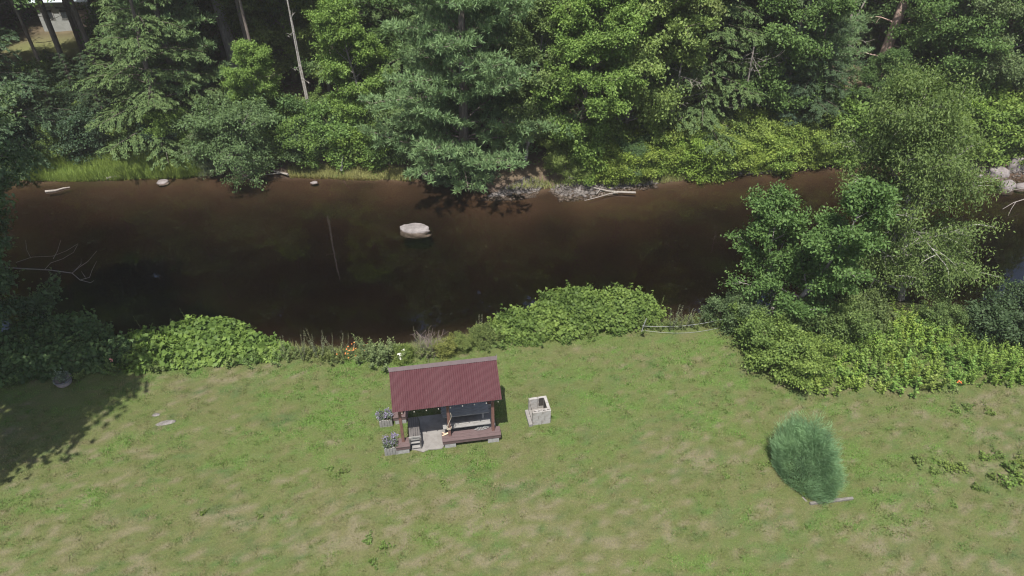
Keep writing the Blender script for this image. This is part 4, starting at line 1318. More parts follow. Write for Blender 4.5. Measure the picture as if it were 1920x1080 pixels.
for px, py, lab, cc in [(664, 672, 'orange day lilies flowering on the near bank left of the roof', (0.6, 0.2, 0.06)), (1788, 733, 'single orange flower at the lawn edge of the weed bed', (0.7, 0.16, 0.06)), (217, 690, 'pale pink flower at the edge of the shaded thicket', (0.55, 0.24, 0.2))]:
    o = place('rosette', on(px, py), 0.5, 1.0, lab, 'flower', None, (0.13, 0.17, 0.06), name='flowering_plant')
    r = np.random.default_rng(px); nf = 24 if px == 664 else 8
    A = r.normal(size=(nf, 3)) * np.array([0.3, 0.12, 0.05] if px == 664 else [0.04, 0.04, 0.02]) + np.array([0, 0, 0.45])
    fl_ = obj('flower', leaf_mesh('flower', A, rand_dirs(r, nf), unit(rand_dirs(r, nf) * 0.5 + np.array([0, -0.5, 1])), np.full(nf, 0.07), np.full(nf, 0.055), r.uniform(0, 1, nf)), M['gold'], o, color=cc); fl_['kind'] = 'stuff'

# ------------------------------------------------------------------ near-bank trees
x, y, z = on(1706, 566)
ash = place('ash', (x - 0.15, y + 0.4, z), 0.0, (0.8, 0.85, 1.0), 'tall airy ash with a pale trunk and hanging leaves on the right near bank', 'tree', None, (0.105, 0.155, 0.048))
x, y, z = on(1470, 622)
elm = place('elm', (x, y + 0.5, z), 0.6, 1.0, 'dark green bushy elm leaning over the river left of the ash', 'tree', None, (0.085, 0.152, 0.045))
dp = []
r = np.random.default_rng(23)
for px, py, px2, py2 in [(1704, 552, 1683, 553), (1706, 545, 1690, 540), (1708, 560, 1725, 552)]:
    a = np.array(at(px, py, 0.5)); b = np.array(at(px2, py2, 0.9)); a[1] = b[1] = ash.location.y - 0.3
    T = bend_line(a - np.array(ash.location), b - a + np.array([0, 0, 0.3]), 0.9, 6, r, 0.18, -0.05)
    dp.append((T, 0.035 * (1 - 0.7 * np.linspace(0, 1, 6))))
tube_obj('dead_limb', dp, M['palebark'], ash, 5)
lx, ly = -22.0, 22.9
lt = place('maple', (lx, ly, gz(lx, ly)), 1.0, (0.95, 0.95, 1.1), 'tall leafy tree at the left edge reaching over the river', 'tree', None, (0.1, 0.15, 0.07))
dl = []
loc = np.array(lt.location)
def lp(px, py, Y):
    dx, dy = (px - 960) / FPX, -(py - 540) / FPX
    c, s = math.cos(PITCH), math.sin(PITCH)
    d = np.array((dx, c + dy * s, -s + dy * c)); return np.array([0, 0, CAM_H]) + d * (Y / d[1])
limb = [(-150, 470), (-60, 495), (30, 503), (90, 506), (135, 512), (150, 525), (170, 530), (176, 526)]
dl.append((np.array([lp(a, b, 25.2) for a, b in limb]), np.linspace(0.035, 0.007, 8)))
for pl in ([(84, 505), (95, 493), (118, 485), (138, 473), (146, 458)], [(135, 512), (150, 500), (165, 490), (182, 470)], [(150, 525), (168, 520), (172, 508), (181, 490)], [(30, 492), (60, 482), (100, 480), (125, 470), (146, 457)], [(100, 485), (108, 470), (114, 450)], [(138, 510), (152, 495), (152, 485)], [(58, 484), (50, 468), (48, 450)], [(160, 520), (152, 508)]):
    dl.append((np.array([lp(a, b, 25.2 - 0.1) for a, b in pl]), np.linspace(0.013, 0.005, len(pl))))
rt = Matrix.LocRotScale(lt.location, lt.rotation_euler, lt.scale).inverted()
dl = [(np.array([tuple(rt @ Vector(p)) for p in P]), R__) for P, R__ in dl]
tube_obj('dead_limb', dl, M['greybark'], lt, 5)
make_proto('shade', 'shade_tree', 'tree', *broadleaf(15, 23.0, 5.6, 0.24, 40, 0.3, 0.66, 34000, 0.4, 0.2, trunk_r=0.35, spread=0.33, clump=1.0), 'bark', minr=0.02)
place('shade', (-20.4, 13.9, 0), 0.0, 1.0, 'tall shade tree just outside the left edge casting its shadow over the lawn', 'tree', None, (0.08, 0.125, 0.05))

# ------------------------------------------------------------------ far bank: the trees one can tell apart
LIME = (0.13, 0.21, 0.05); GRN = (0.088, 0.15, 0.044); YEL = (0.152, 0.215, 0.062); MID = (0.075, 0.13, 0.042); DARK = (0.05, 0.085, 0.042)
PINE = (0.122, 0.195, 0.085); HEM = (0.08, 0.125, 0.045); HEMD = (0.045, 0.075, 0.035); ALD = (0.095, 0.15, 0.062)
FRONT = [
    ('pine', 872, 328, 1.9, 1.05, PINE, 'broad white pine with layered boughs over the water at the centre of the far bank'),
    ('maple', 1075, 318, 0.7, 0.82, LIME, 'yellow-green maple on the gravel point right of the broad pine'),
    ('maple_b', 985, 300, 2.1, 0.82, (0.12, 0.175, 0.06), 'light green maple growing in front of the broad pine'),
    ('maple', 1165, 292, 2.0, 1.05, YEL, 'tall yellow-green maple behind the left end of the shrub row'),
    ('maple_b', 1225, 240, 1.0, 1.0, (0.14, 0.18, 0.06), 'yellow-green maple right of the tallest maple'),
    ('hemlock', 1305, 258, 0.4, 0.95, HEM, 'olive hemlock behind the middle of the yellow-green shrub row'),
    ('maple_b', 1420, 250, 1.4, 1.0, GRN, 'green maple behind the right half of the shrub row'),
    ('pine_b', 1452, 256, 0.2, 0.5, (0.075, 0.125, 0.075), 'low young pine just above the shrub row'),
    ('pine_b', 1500, 225, 1.9, 0.8, PINE, 'white pine with flat boughs left of the broken dead trunk'),
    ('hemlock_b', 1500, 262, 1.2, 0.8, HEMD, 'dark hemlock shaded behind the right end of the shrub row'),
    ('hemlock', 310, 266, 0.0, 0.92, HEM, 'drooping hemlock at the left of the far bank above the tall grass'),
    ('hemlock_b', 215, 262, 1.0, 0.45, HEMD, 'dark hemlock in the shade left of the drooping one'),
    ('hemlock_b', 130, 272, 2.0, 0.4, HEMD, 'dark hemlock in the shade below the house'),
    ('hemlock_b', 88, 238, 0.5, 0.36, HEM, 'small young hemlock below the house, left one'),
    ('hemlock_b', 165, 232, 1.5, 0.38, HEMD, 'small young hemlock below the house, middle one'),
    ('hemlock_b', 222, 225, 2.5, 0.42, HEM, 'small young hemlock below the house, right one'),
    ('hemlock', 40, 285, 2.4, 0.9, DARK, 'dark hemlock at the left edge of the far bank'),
    ('pine_b', 350, 225, 0.8, 0.95, PINE, 'white pine bough tree left of the thick grey trunk'),
    ('maple_b', 500, 262, 0.1, 0.56, LIME, 'lime green maple left of the two white birch stems'),
    ('maple_b', 618, 180, 3.0, 0.8, (0.14, 0.2, 0.05), 'slender lime maple beside the two white birch stems'),
    ('maple_b', 700, 268, 4.2, 0.75, LIME, 'lime maple left of the broad white pine'),
    ('maple_b', 1600, 262, 1.1, 0.5, MID, 'green tree behind the ash crown, left one'),
    ('maple', 1730, 238, 2.1, 1.0, GRN, 'green tree behind the ash crown, middle one'),
    ('oak', 1820, 228, 0.1, 0.8, (0.11, 0.155, 0.065), 'pale green tree behind the ash crown, right one'),
    ('oak', 1920, 215, 2.2, 0.8, (0.1, 0.15, 0.05), 'green tree at the right edge behind the broken stump'),
    ('hemlock_b', 1770, 215, 0.4, 1.0, HEM, 'olive hemlock right of the broken dead trunk'),
    ('oak', 775, 205, 0.4, 0.8, MID, 'green tree rising behind the broad white pine'),
    ('hemlock', 1345, 205, 3.0, 1.0, HEMD, 'dark hemlock behind the olive one'),
    ('pine', 960, 200, 3.0, 0.9, PINE, 'white pine rising behind the light green maple'),
]
fpos = []
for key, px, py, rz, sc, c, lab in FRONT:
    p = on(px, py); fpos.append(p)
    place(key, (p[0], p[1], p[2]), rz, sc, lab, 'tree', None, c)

SHR = []
for i in range(24):          # the yellow-green row
    px = 1105 + i * 19; py = np.interp(px, [1100, 1200, 1300, 1530], [342, 332, 322, 308]) - R_.uniform(0, 14)
    SHR.append((R_.choice(['shrub', 'shrub_b']), px, py, R_.uniform(0.6, 0.88), shade_of((0.155, 0.225, 0.045), 0.12), 'yellow-green shrub in the dense row along the far bank', 'shrub row along the far bank'))
for i in range(13):
    px = 1110 + i * 34; py = np.interp(px, [1100, 1530], [300, 280]) - R_.uniform(0, 14)
    SHR.append((R_.choice(['shrub', 'shrub_b']), px, py, R_.uniform(0.7, 1.0), shade_of((0.14, 0.2, 0.045), 0.15), 'yellow-green shrub in the dense row along the far bank', 'shrub row along the far bank'))
for i in range(20):
    px = 1560 + i * 20; py = np.interp(px, [1560, 1800, 1960], [305, 302, 302]) - R_.uniform(0, 40)
    SHR.append((R_.choice(['shrub', 'shrub_b']), px, py, R_.uniform(0.8, 1.4), shade_of((0.14, 0.21, 0.045), 0.2), 'light green shrub on the far bank behind the ash and the boulders', 'shrubs of the right far bank'))
for i in range(22):
    px = 515 + (i % 11) * 24 + R_.uniform(-8, 8); py = 306 - (i // 11) * 26 - R_.uniform(0, 14)
    SHR.append((R_.choice(['shrub', 'shrub_b']), px, py, R_.uniform(0.7, 1.15), shade_of(R_.choice([(0.1, 0.16, 0.045), (0.12, 0.19, 0.045), (0.08, 0.13, 0.05)]), 0.2), 'green shrub on the far bank below the white birch stems', 'shrubs below the birch stems'))
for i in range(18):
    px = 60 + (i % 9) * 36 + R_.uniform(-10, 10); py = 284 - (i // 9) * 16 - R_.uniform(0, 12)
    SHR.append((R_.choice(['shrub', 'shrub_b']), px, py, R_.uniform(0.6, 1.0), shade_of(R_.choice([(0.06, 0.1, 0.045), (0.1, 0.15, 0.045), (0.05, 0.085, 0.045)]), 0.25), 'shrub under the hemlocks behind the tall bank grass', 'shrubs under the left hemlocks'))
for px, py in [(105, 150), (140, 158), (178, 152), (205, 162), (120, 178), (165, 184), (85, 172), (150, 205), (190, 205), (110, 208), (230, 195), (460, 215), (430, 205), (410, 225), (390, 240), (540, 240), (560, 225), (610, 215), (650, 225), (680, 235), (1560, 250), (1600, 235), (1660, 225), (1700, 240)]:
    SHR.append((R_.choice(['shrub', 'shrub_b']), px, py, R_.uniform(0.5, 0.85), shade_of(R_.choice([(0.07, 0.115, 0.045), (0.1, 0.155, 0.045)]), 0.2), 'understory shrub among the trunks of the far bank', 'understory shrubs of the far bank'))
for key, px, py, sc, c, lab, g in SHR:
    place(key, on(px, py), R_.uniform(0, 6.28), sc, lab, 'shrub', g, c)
for px, py, sc, c, lab in [(455, 322, 0.85, ALD, 'rounded grey-green alder hanging over the left far water'), (405, 318, 0.42, (0.11, 0.14, 0.075), 'small pale alder at the waterline left of the rounded one'),
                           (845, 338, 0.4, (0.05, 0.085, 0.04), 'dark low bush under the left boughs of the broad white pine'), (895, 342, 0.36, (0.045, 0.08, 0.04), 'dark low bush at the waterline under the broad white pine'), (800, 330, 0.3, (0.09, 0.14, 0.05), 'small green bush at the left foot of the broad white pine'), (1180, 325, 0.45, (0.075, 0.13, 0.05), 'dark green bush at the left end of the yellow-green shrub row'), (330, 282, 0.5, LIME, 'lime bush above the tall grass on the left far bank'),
                           (120, 290, 0.42, (0.13, 0.19, 0.05), 'small lime bush at the left end of the tall grass'), (1060, 335, 0.45, (0.13, 0.18, 0.05), 'lime bush at the foot of the maple on the gravel point')]:
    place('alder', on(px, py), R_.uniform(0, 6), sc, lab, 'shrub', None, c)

for X, Y, key, sc in [(-38.5, 65.5, 'oak', 1.25), (-34.5, 66.5, 'pine', 1.2), (-30.5, 65.5, 'oak', 1.2), (-36.5, 69, 'oak', 1.3), (-32.5, 69.5, 'oak', 1.3), (-28.5, 64, 'pine', 1.1), (-40, 60, 'oak', 1.0), (-26.5, 61, 'oak', 1.0)]:  # added to fill a hole where the water mirrored bare sky
    place(key, (X, Y, gz(X, Y)), X, sc, 'tall tree added behind the grey house to close a sky gap', 'tree', 'trees added behind the grey house', MID)
    fpos.append((X, Y, 0))
# filler rows of the forest
R2 = random.Random(9)
FILL = [('maple', 0.17), ('maple_b', 0.17), ('oak', 0.2), ('hemlock', 0.2), ('hemlock_b', 0.08), ('pine', 0.12), ('pine_b', 0.06)]
TINT = {'maple': [MID, GRN, (0.12, 0.165, 0.05)], 'maple_b': [GRN, (0.13, 0.175, 0.05), MID], 'oak': [MID, (0.07, 0.115, 0.045), GRN], 'hemlock': [HEM, HEMD, (0.06, 0.09, 0.04)], 'hemlock_b': [HEM, HEMD], 'pine': [PINE, (0.07, 0.12, 0.06)], 'pine_b': [PINE]}
KLAB = {'maple': 'leafy green maple deep in the forest across the river', 'maple_b': 'slender green maple deep in the forest across the river', 'oak': 'tall broadleaf tree deep in the forest across the river',
        'hemlock': 'dark tall hemlock deep in the forest across the river', 'hemlock_b': 'small hemlock deep in the forest across the river', 'pine': 'tall white pine deep in the forest across the river', 'pine_b': 'young white pine deep in the forest across the river'}
y = 43.5
while y < 66:
    hw = 0.7 * (y * 0.784 + 12.4) + 5
    x = -hw
    while x < hw:
        X = x + R2.uniform(-1.5, 1.5); Y = y + R2.uniform(-1.5, 1.5)
        ok = all((X - p[0]) ** 2 + (Y - p[1]) ** 2 > 2.3 ** 2 for p in fpos) and Y - float(far_edge(np.array([X]))[0]) > 4.5
        if -38.5 < X < -28.3 and 46.5 < Y < 64: ok = False
        pxx = 960 + FPX * X / (Y * 0.784 + 12.4)
        if (70 < pxx < 235 and Y < 62) or (20 < pxx < 290 and Y < 55): ok = False
        if (Y < 51 and (1560 < pxx < 1740 or 380 < pxx < 500)) or (Y < 47.5 and (340 < pxx < 540 or 1500 < pxx < 1760)): ok = False
        if Y < 46.5 and (520 < pxx < 690): ok = False
        if ok:
            u = R2.random(); k = 0
            for key, w in FILL:
                if u < w: break
                u -= w
            c = R2.choice(TINT[key])
            kk = R2.uniform(0.8, 1.15)
            place(key, (X, Y, gz(X, Y)), R2.uniform(0, 6.28), R2.uniform(0.85, 1.2) * (1.25 if Y > 49 else 1.0), KLAB[key], 'tree', 'trees deep in the forest', tuple(v * kk for v in c))
            fpos.append((X, Y, 0))
        x += 3.7
    y += 3.5


# ------------------------------------------------------------------ trunks, dead trees
def trunk_tree(name, px, py, h, r0, lean, label, bark, crown_key=None, ch=8.5, cs=0.8, color=MID, dead=8, seed=1, fork=None, stub=(0.4, 1.6), cat='tree'):
    r = np.random.default_rng(seed)
    x, y, z = on(px, py)
    root = thing(name, label, cat, (x, y, z))
    T = bend_line((0, 0, -0.3), (lean, 0, 1), h, 9, r, 0.012, 0.0)
    polys = [(T, r0 * (1 - 0.6 * np.linspace(0, 1, 9)))]
    if fork:
        q0, qd = along(T, fork)
        polys.append((bend_line(q0, qd + np.array([0.35, 0, 0.2]), h * 0.5, 6, r, 0.05, 0.05), r0 * 0.55 * (1 - 0.5 * np.linspace(0, 1, 6))))
    for i in range(dead):
        q0, qd = along(T, r.uniform(0.2, 0.85)); az = r.uniform(0, 6.28)
        L_ = r.uniform(*stub)
        B = bend_line(q0, (math.cos(az), math.sin(az), r.uniform(-0.3, 0.4)), L_, 6, r, 0.12, -0.02)
        polys.append((B, max(0.012, r0 * 0.14) * (1 - 0.75 * np.linspace(0, 1, 6))))
        for k in range(3):
            a0, ad = along(B, r.uniform(0.4, 0.95))
            polys.append((bend_line(a0, ad + r.normal(size=3) * 0.5, L_ * 0.3, 4, r, 0.15), np.full(4, 0.008)))
    tube_obj('trunk', polys, M[bark], root, 8)
    if crown_key:
        src = [c for c in PROTO[crown_key][0].children if c.name.startswith('crown')][0]
        c = src.copy(); COL.objects.link(c); c.parent = root; c.location = (lean * ch, 0, ch); c.scale = (cs,) * 3; c.color = (*color, 1)
    return root


trunk_tree('pine_tree', 449, 150, 18, 0.44, -0.03, 'old pine with a thick bare grey trunk at the top left', 'greybark', 'pine_b', 8.5, 0.85, PINE, 9, 2, stub=(1.0, 3.0))
trunk_tree('birch_tree', 584, 236, 10.5, 0.085, -0.015, 'dead white birch stem, the taller left one of the pair', 'palebark', None, dead=3, seed=3, stub=(0.3, 1.2))
trunk_tree('birch_tree', 589, 238, 7.5, 0.06, -0.02, 'dead white birch stem, the thinner right one of the pair', 'palebark', None, dead=3, seed=4, stub=(0.3, 0.9))
trunk_tree('maple_tree', 646, 214, 16, 0.2, -0.03, 'forked dark trunk right of the white birch stems', 'bark', 'oak', 8.5, 0.7, MID, 4, 5, fork=0.5)
trunk_tree('dead_tree', 1634, 165, 12, 0.4, 0.06, 'thick broken dead trunk with short bare stubs above the ash', 'redwood', None, dead=16, seed=6, stub=(0.6, 1.9))
trunk_tree('dead_tree', 1560, 165, 10, 0.12, 0.0, 'thin forked dead tree left of the thick broken trunk', 'deadwood', None, dead=10, seed=7, fork=0.4, stub=(0.8, 2.2))
trunk_tree('dead_tree', 1925, 165, 9, 0.16, 0.0, 'dead conifer with bare level branches at the right edge', 'deadwood', None, dead=34, seed=8, stub=(1.2, 3.4))
trunk_tree('dead_tree', 1245, 290, 6.5, 0.1, 0.05, 'small dead tree of tangled bare branches above the shrub row', 'deadwood', None, dead=34, seed=9, stub=(0.7, 1.8))
trunk_tree('dead_tree', 1378, 270, 7.0, 0.09, 0.0, 'dead conifer with bare grey twigs above the right shrub row', 'deadwood', None, dead=30, seed=10, stub=(0.6, 2.0))
trunk_tree('dead_tree', 350, 268, 2.6, 0.07, 0.05, 'low dead tree of grey twigs left of the rounded alder', 'deadwood', None, dead=26, seed=13, stub=(0.6, 1.5))
for i, (px, py) in enumerate([(120, 112), (174, 122), (160, 108), (95, 165), (150, 190), (200, 175)]):
    trunk_tree('thin_tree', px, py, 15, 0.12 + 0.04 * (i % 3), -0.02, 'thin dark trunk standing in front of the hidden house', 'bark', 'oak' if i > 2 else None, 5.5, 1.15, MID, 8, 30 + i)['group'] = 'thin trunks in front of the house'
for i, (px, py) in enumerate([(505, 228), (1108, 120), (1440, 110), (700, 160), (935, 90), (1010, 95)]):
    trunk_tree('thin_tree', px, py, 15, 0.12, -0.02 + 0.01 * i, 'slim bare trunk half hidden among the far bank trees', 'bark', 'maple_b', 8.5, 0.6, GRN, 6, 50 + i)['group'] = 'slim trunks among the far trees'
for i, (px, py) in enumerate([(490, 180), (575, 176), (645, 178), (360, 170)]):  # added trees, screening open sky out of the river's reflection
    trunk_tree('sky_gap_tree', px, py, 17, 0.18, -0.01, 'tall tree added behind the lime maples to screen the sky from the river', 'bark', 'oak', 6.0, 1.1, MID, 4, 60 + i)['group'] = 'trees added behind the lime maples'
# broken stump at the right
x, y, z = on(1884, 275)
V, F = tubes([(np.array([(0, 0, -0.3), (0.06, 0, 0.7), (0.1, 0, 1.5), (0.13, 0, 2.1)]), np.array([0.36, 0.3, 0.27, 0.29]))], 12)
V[-12:, 2] += np.array([0.0, 0.12, 0.02, 0.2, 0.05, -0.1, 0.06, 0.22, 0.1, -0.05, 0.14, 0.04])
F = [tuple(f) for f in F] + [tuple(range(len(V) - 12, len(V)))]
o = obj('tree_stump', mesh_from('tree_stump', V, F), M['redwood']); o.location = (x, y, z); o.rotation_euler = (0, 0.1, 0)
tag(o, 'broken pinkish tree stump among light green shrubs at the right edge', 'stump')


# ------------------------------------------------------------------ driftwood on the shores
def branch(name, pix, r0, label, cat='branch', zs=0.05, mat='deadwood', zend=None):
    polys = []
    org = at(*pix[0][0], WATER_Z)
    for i, pl in enumerate(pix):
        P = np.array([np.array(at(px, py, WATER_Z + zs)) for px, py in pl]) - np.array(org)
        if zend is not None and i == 0: P[:, 2] += np.linspace(0, zend, len(P))
        rr = r0 if i == 0 else r0 * 0.6
        polys.append((P, rr * (1 - 0.6 * np.linspace(0, 1, len(P)))))
    o = tube_obj(name, polys, M[mat], None, 6); o.location = org
    return tag(o, label, cat)


branch('fallen_branch', [[(1192, 361), (1160, 360), (1140, 358), (1118, 353), (1093, 346)], [(1160, 360), (1140, 364), (1120, 370), (1096, 376)], [(1125, 355), (1120, 362), (1118, 364)]], 0.06, 'forked pale dead branch lying off the gravel point', zs=0.12)
branch('driftwood_log', [[(85, 359), (105, 357), (118, 353), (131, 351)]], 0.07, 'pale drift log in the water at the left far shore', 'log', 0.04)
branch('driftwood_log', [[(200, 334), (216, 331), (232, 328)]], 0.07, 'thin grey log along the left far waterline below the tall grass', 'log', 0.08)
branch('leaning_log', [[(640, 320), (643, 317), (648, 313)]], 0.1, 'short white log leaning on the far bank below the birch stems', 'log', 0.25, 'palebark', 0.9)
branch('driftwood_log', [[(540, 327), (520, 322), (500, 318)], [(525, 324), (510, 326), (498, 327)]], 0.07, 'dead sticks at the waterline right of the rounded alder', 'sticks', 0.12)
branch('sunken_branch', [[(1925, 372), (1900, 380), (1880, 392)], [(1905, 378), (1896, 392), (1890, 405)], [(1925, 352), (1900, 356), (1888, 362)]], 0.025, 'bare dead branches reaching over the water at the right edge', zs=0.5)

# ------------------------------------------------------------------ hidden house at the top left
hx, hy = -34.4, 59.0
hz = gz(hx, hy)
H_ = thing('house', 'grey house with a pale metal roof half hidden behind the left trees', 'house', (hx, hy, hz), 0.05)
box('wall', (0, 0, 1.1), (4.0, 4.0, 2.3), M['siding'], H_)
for s in (-1, 1):
    box('roof', (0, s * 1.18, 2.73), (4.4, 2.62, 0.07), M['steelroof'], H_, rot=(-s * 0.36, 0, 0))
for wx in (-1.3, 0.1):
    w_ = box('window', (wx, -2.015, 1.3), (0.9, 0.05, 0.8), M['block'], H_)
    box('pane', (0, -0.02, 0), (0.76, 0.03, 0.66), M['glass'], w_)
box('door', (1.3, -2.015, 0.95), (0.9, 0.06, 1.95), M['brownsiding'], H_)
C_ = thing('cabin', 'small brown cabin with a red metal roof right of the grey house', 'cabin', (-30.9, 58.6, gz(-30.9, 58.6)), -0.12)
box('wall', (0, 0, 1.2), (2.0, 3.0, 2.5), M['brownsiding'], C_)
for s in (-1, 1):
    box('roof', (s * 0.58, 0, 2.85), (1.4, 3.5, 0.06), M['redmetal'], C_, rot=(0, s * 0.5, 0))
w_ = box('window', (0, -1.515, 1.3), (0.7, 0.05, 0.7), M['block'], C_)
box('pane', (0, -0.02, 0), (0.66, 0.03, 0.56), M['glass'], w_)

# ------------------------------------------------------------------ grass, gravel, forest floor plants: uncountable
def blades(name, x, y, z, col, ln, wd, seed, elev=(0.35, 1.1), mat=None, lean=None):
    r = np.random.default_rng(seed); n = len(x)
    az = r.uniform(0, 2 * np.pi, n); e = r.uniform(*elev, n)
    D = np.stack([np.cos(az) * np.cos(e), np.sin(az) * np.cos(e), np.sin(e)], -1)
    S = np.stack([-np.sin(az), np.cos(az), np.zeros(n)], -1)
    B = np.stack([x, y, z - 0.005], -1)
    V = np.stack([B - S * wd[:, None] / 2, B + S * wd[:, None] / 2, B + D * ln[:, None]], 1).reshape(-1, 3)
    F = np.arange(n * 3).reshape(-1, 3)
    me = fast_mesh(name, V, F)
    color_attr(me, 'tint', col, 'FACE')
    o = obj(name, me, mat); o['kind'] = 'stuff'
    return o


M['blade'] = vcol_mat('grass_blade', namp=0.0, trans=0.3, rough=0.6)
r = np.random.default_rng(99)
NB = 680000
gx_ = r.uniform(-25, 25, NB); gy_ = r.uniform(8.6, 24.0, NB)
keep = (np.abs(gx_) < 0.72 * (gy_ * 0.784 + 12.4) + 1.2) & (gy_ < near_edge(gx_) + 0.9)
gx_, gy_ = gx_[keep], gy_[keep]
c_, dry_, lush_ = lawn_color(gx_, gy_)
keep = r.uniform(0, 1, len(gx_)) > np.clip(dry_ - 0.5, 0, 1) * 0.7 * (0.3 + fbm(gx_ * 5, gy_ * 7, 66, 2))
la = (gx_ + 3.912) * math.cos(0.161) + (gy_ - 16.309) * math.sin(0.161); lb = -(gx_ + 3.912) * math.sin(0.161) + (gy_ - 16.309) * math.cos(0.161)
keep &= ~((la > 0.36) & (la < 3.5) & (lb > -0.2) & (lb < 1.36))
fa = (gx_ - fx0) * math.cos(0.2) + (gy_ - fy0) * math.sin(0.2); fb = -(gx_ - fx0) * math.sin(0.2) + (gy_ - fy0) * math.cos(0.2)
keep &= ~((fa > -0.13) & (fa < 0.67) & (fb > 0.0) & (fb < 0.75))
gx_, gy_, c_, dry_, lush_ = gx_[keep], gy_[keep], c_[keep], dry_[keep], lush_[keep]
n = len(gx_)
tuft = fbm(gx_ * 3.6, gy_ * 5.0, 61, 3)
ln = (0.035 + 0.22 * np.clip(tuft - 0.46, 0, 1) + 0.015 * lush_) * r.uniform(0.6, 1.35, n)
wd = (0.013 + 0.016 * lush_ + 0.006 * dry_) * r.uniform(0.7, 1.4, n)
c_ = c_ * (0.78 + 0.5 * r.uniform(0, 1, (n, 1))) * (1.0 - 0.35 * np.clip(tuft - 0.5, -0.3, 0.3))[:, None]
straw = r.uniform(0, 1, n) < 0.06 + 0.22 * dry_ + 1.0 * np.clip(0.5 - tuft, 0, 1) * (0.3 + dry_)
c_[straw] = C_DRY * r.uniform(0.8, 1.25, (straw.sum(), 1))
blades('lawn_grass', gx_, gy_, ground_z(gx_, gy_), np.clip(c_, 0, 1), ln, wd, 5, mat=M['blade'])

# tall grass of the far bank
def bank_grass(name, pix, n, hgt, cols, seed, wd0=0.03):
    r = np.random.default_rng(seed)
    poly = world_poly(pix)
    # the polygon is read at water height
    poly = [tuple(at(px, py, -0.9)[:2]) for px, py in pix]
    xs_ = np.array([p[0] for p in poly]); ys_ = np.array([p[1] for p in poly])
    X = r.uniform(xs_.min(), xs_.max(), n * 3); Y = r.uniform(ys_.min(), ys_.max(), n * 3)
    k = np.array([in_poly(a, b, poly) for a, b in zip(X, Y)])
    X, Y = X[k][:n], Y[k][:n]
    m = len(X); t_ = fbm(X * 0.9, Y * 1.4, seed, 4)[:, None]
    c = np.array(cols[0]) * (1 - t_) + np.array(cols[1]) * t_
    c = c * r.uniform(0.75, 1.25, (m, 1))
    h_ = hgt * r.uniform(0.5, 1.2, m) * (0.5 + t_[:, 0])
    blades(name, X, Y, ground_z(X, Y), np.clip(c, 0, 1), h_, wd0 * r.uniform(0.7, 1.3, m), seed, (0.7, 1.45), M['blade'])


bank_grass('tall_bank_grass', [(20, 330), (130, 331), (240, 327), (340, 324), (385, 320), (370, 300), (250, 292), (60, 292), (0, 300)], 24000, 0.75, [(0.13, 0.2, 0.045), (0.22, 0.28, 0.06)], 71)
bank_grass('short_bank_grass', [(540, 322), (640, 326), (775, 330), (780, 316), (700, 306), (540, 308)], 9000, 0.3, [(0.17, 0.19, 0.06), (0.26, 0.25, 0.1)], 72)
bank_grass('point_grass', [(945, 350), (1010, 346), (1230, 336), (1520, 306), (1520, 298), (1230, 322), (1060, 336), (1000, 334)], 7000, 0.35, [(0.15, 0.19, 0.05), (0.22, 0.23, 0.09)], 73)
bank_grass('near_bank_grass', [(480, 690), (700, 690), (930, 655), (930, 635), (700, 660), (480, 670)], 9000, 0.4, [(0.12, 0.17, 0.05), (0.2, 0.2, 0.09)], 74, 0.02)

# leafy undergrowth of the forest floor
r = np.random.default_rng(17)
nu = 60000
ux = r.uniform(-46, 46, nu); uy = r.uniform(36, 64, nu)
ub = uy - far_edge(ux); den = fbm(ux * 0.35, uy * 0.35, 81, 3)
k = (ub > 1.6) & (r.uniform(0, 1, nu) < np.clip((den - 0.28) * 3.0, 0, 1)) & ~((np.abs(ux + 33) < 4.5) & (uy > 50.5) & (uy < 63))
ux, uy, den = ux[k], uy[k], den[k]; n = len(ux)
P = np.stack([ux, uy, ground_z(ux, uy) + r.uniform(0.05, 0.75, n) * (0.3 + den)], -1)
me = leaf_mesh('undergrowth', P, unit(rand_dirs(r, n) * np.array([1, 1, 0.4])), unit(rand_dirs(r, n) * 0.5 + np.array([0, 0, 1.0])), 0.26 * r.uniform(0.6, 1.3, n), 0.15 * r.uniform(0.7, 1.3, n), np.clip(den + 0.4 * (r.uniform(0, 1, n) - 0.5), 0, 1))
o = obj('undergrowth', me, M['leaf'], color=(0.085, 0.125, 0.045)); o['kind'] = 'stuff'

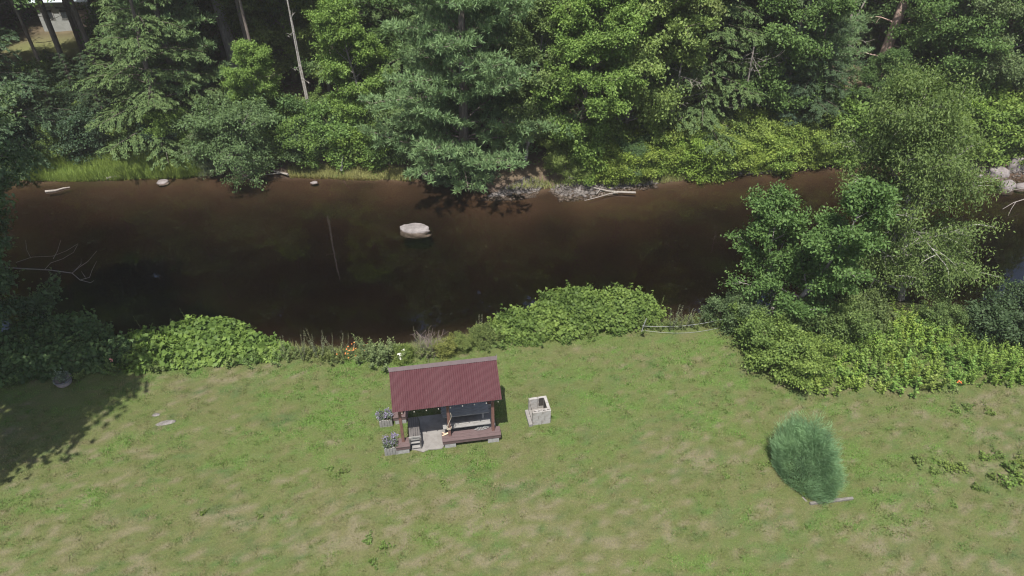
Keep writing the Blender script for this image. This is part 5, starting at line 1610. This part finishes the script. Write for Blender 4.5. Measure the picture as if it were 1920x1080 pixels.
# gravel of the two bars
def gravel(name, pix, n, seed, size=0.07):
    r = np.random.default_rng(seed)
    poly = [tuple(at(px, py, WATER_Z + 0.05)[:2]) for px, py in pix]
    xs_ = [p[0] for p in poly]; ys_ = [p[1] for p in poly]
    parts_v = []; parts_f = []; m = 0
    base = np.array([(1, 0, 0), (0, 1, 0), (-1, 0, 0), (0, -1, 0), (0, 0, 0.8), (0.7, 0.7, 0.3), (-0.7, 0.7, 0.3), (-0.7, -0.7, 0.3), (0.7, -0.7, 0.3), (0, 0, -0.6)])
    tri = [(0, 5, 4), (5, 1, 4), (1, 6, 4), (6, 2, 4), (2, 7, 4), (7, 3, 4), (3, 8, 4), (8, 0, 4), (0, 9, 5), (5, 9, 1), (1, 9, 6), (6, 9, 2), (2, 9, 7), (7, 9, 3), (3, 9, 8), (8, 9, 0)]
    tri = np.array(tri)
    while m < n:
        x, y = r.uniform(min(xs_), max(xs_)), r.uniform(min(ys_), max(ys_))
        if not in_poly(x, y, poly): continue
        s = size * r.lognormal(0, 0.45)
        a = r.uniform(0, 6.28); ca, sa = math.cos(a), math.sin(a)
        v = base * (1 + 0.2 * r.normal(size=(10, 1))) * np.array([s, s * r.uniform(0.6, 1), s * r.uniform(0.4, 0.8)])
        v = np.stack([v[:, 0] * ca - v[:, 1] * sa, v[:, 0] * sa + v[:, 1] * ca, v[:, 2]], -1)
        parts_v.append(v + np.array([x, y, gz(x, y) + s * 0.15])); parts_f.append(tri + 10 * m); m += 1
    o = obj(name, fast_mesh(name, np.concatenate(parts_v), np.concatenate(parts_f)), M['pebble']); o['kind'] = 'stuff'


gravel('gravel', [(900, 370), (940, 372), (1005, 365), (1020, 345), (990, 338), (950, 352)], 1600, 1, 0.045)
gravel('gravel', [(1030, 356), (1050, 372), (1095, 371), (1150, 360), (1235, 347), (1230, 338), (1100, 348), (1040, 346)], 2200, 2, 0.05)
gravel('gravel', [(1290, 336), (1420, 324), (1530, 314), (1530, 309), (1420, 317), (1290, 328)], 600, 3, 0.055)
gravel('gravel', [(1790, 326), (1930, 340), (1930, 318), (1790, 310)], 300, 4, 0.07)

# ------------------------------------------------------------------ thin scattering air, added to lift the dark tones
hv, hf = box_geo(600, 560, 42)
hm = bpy.data.materials.new('shadow_lift_air'); hm.use_nodes = True
hn = hm.node_tree.nodes; hn.remove(hn['Principled BSDF'])
pv = hn.new('ShaderNodeVolumePrincipled')
pv.inputs['Color'].default_value = (1.0, 0.98, 0.93, 1); pv.inputs['Density'].default_value = 0.0005; pv.inputs['Anisotropy'].default_value = 0.2
hm.node_tree.links.new(pv.outputs[0], hn['Material Output'].inputs['Volume'])
ho = obj('shadow_lift', mesh_from('shadow_lift', hv, hf), hm)
ho.location = (0, 60, 15); ho['kind'] = 'stuff'
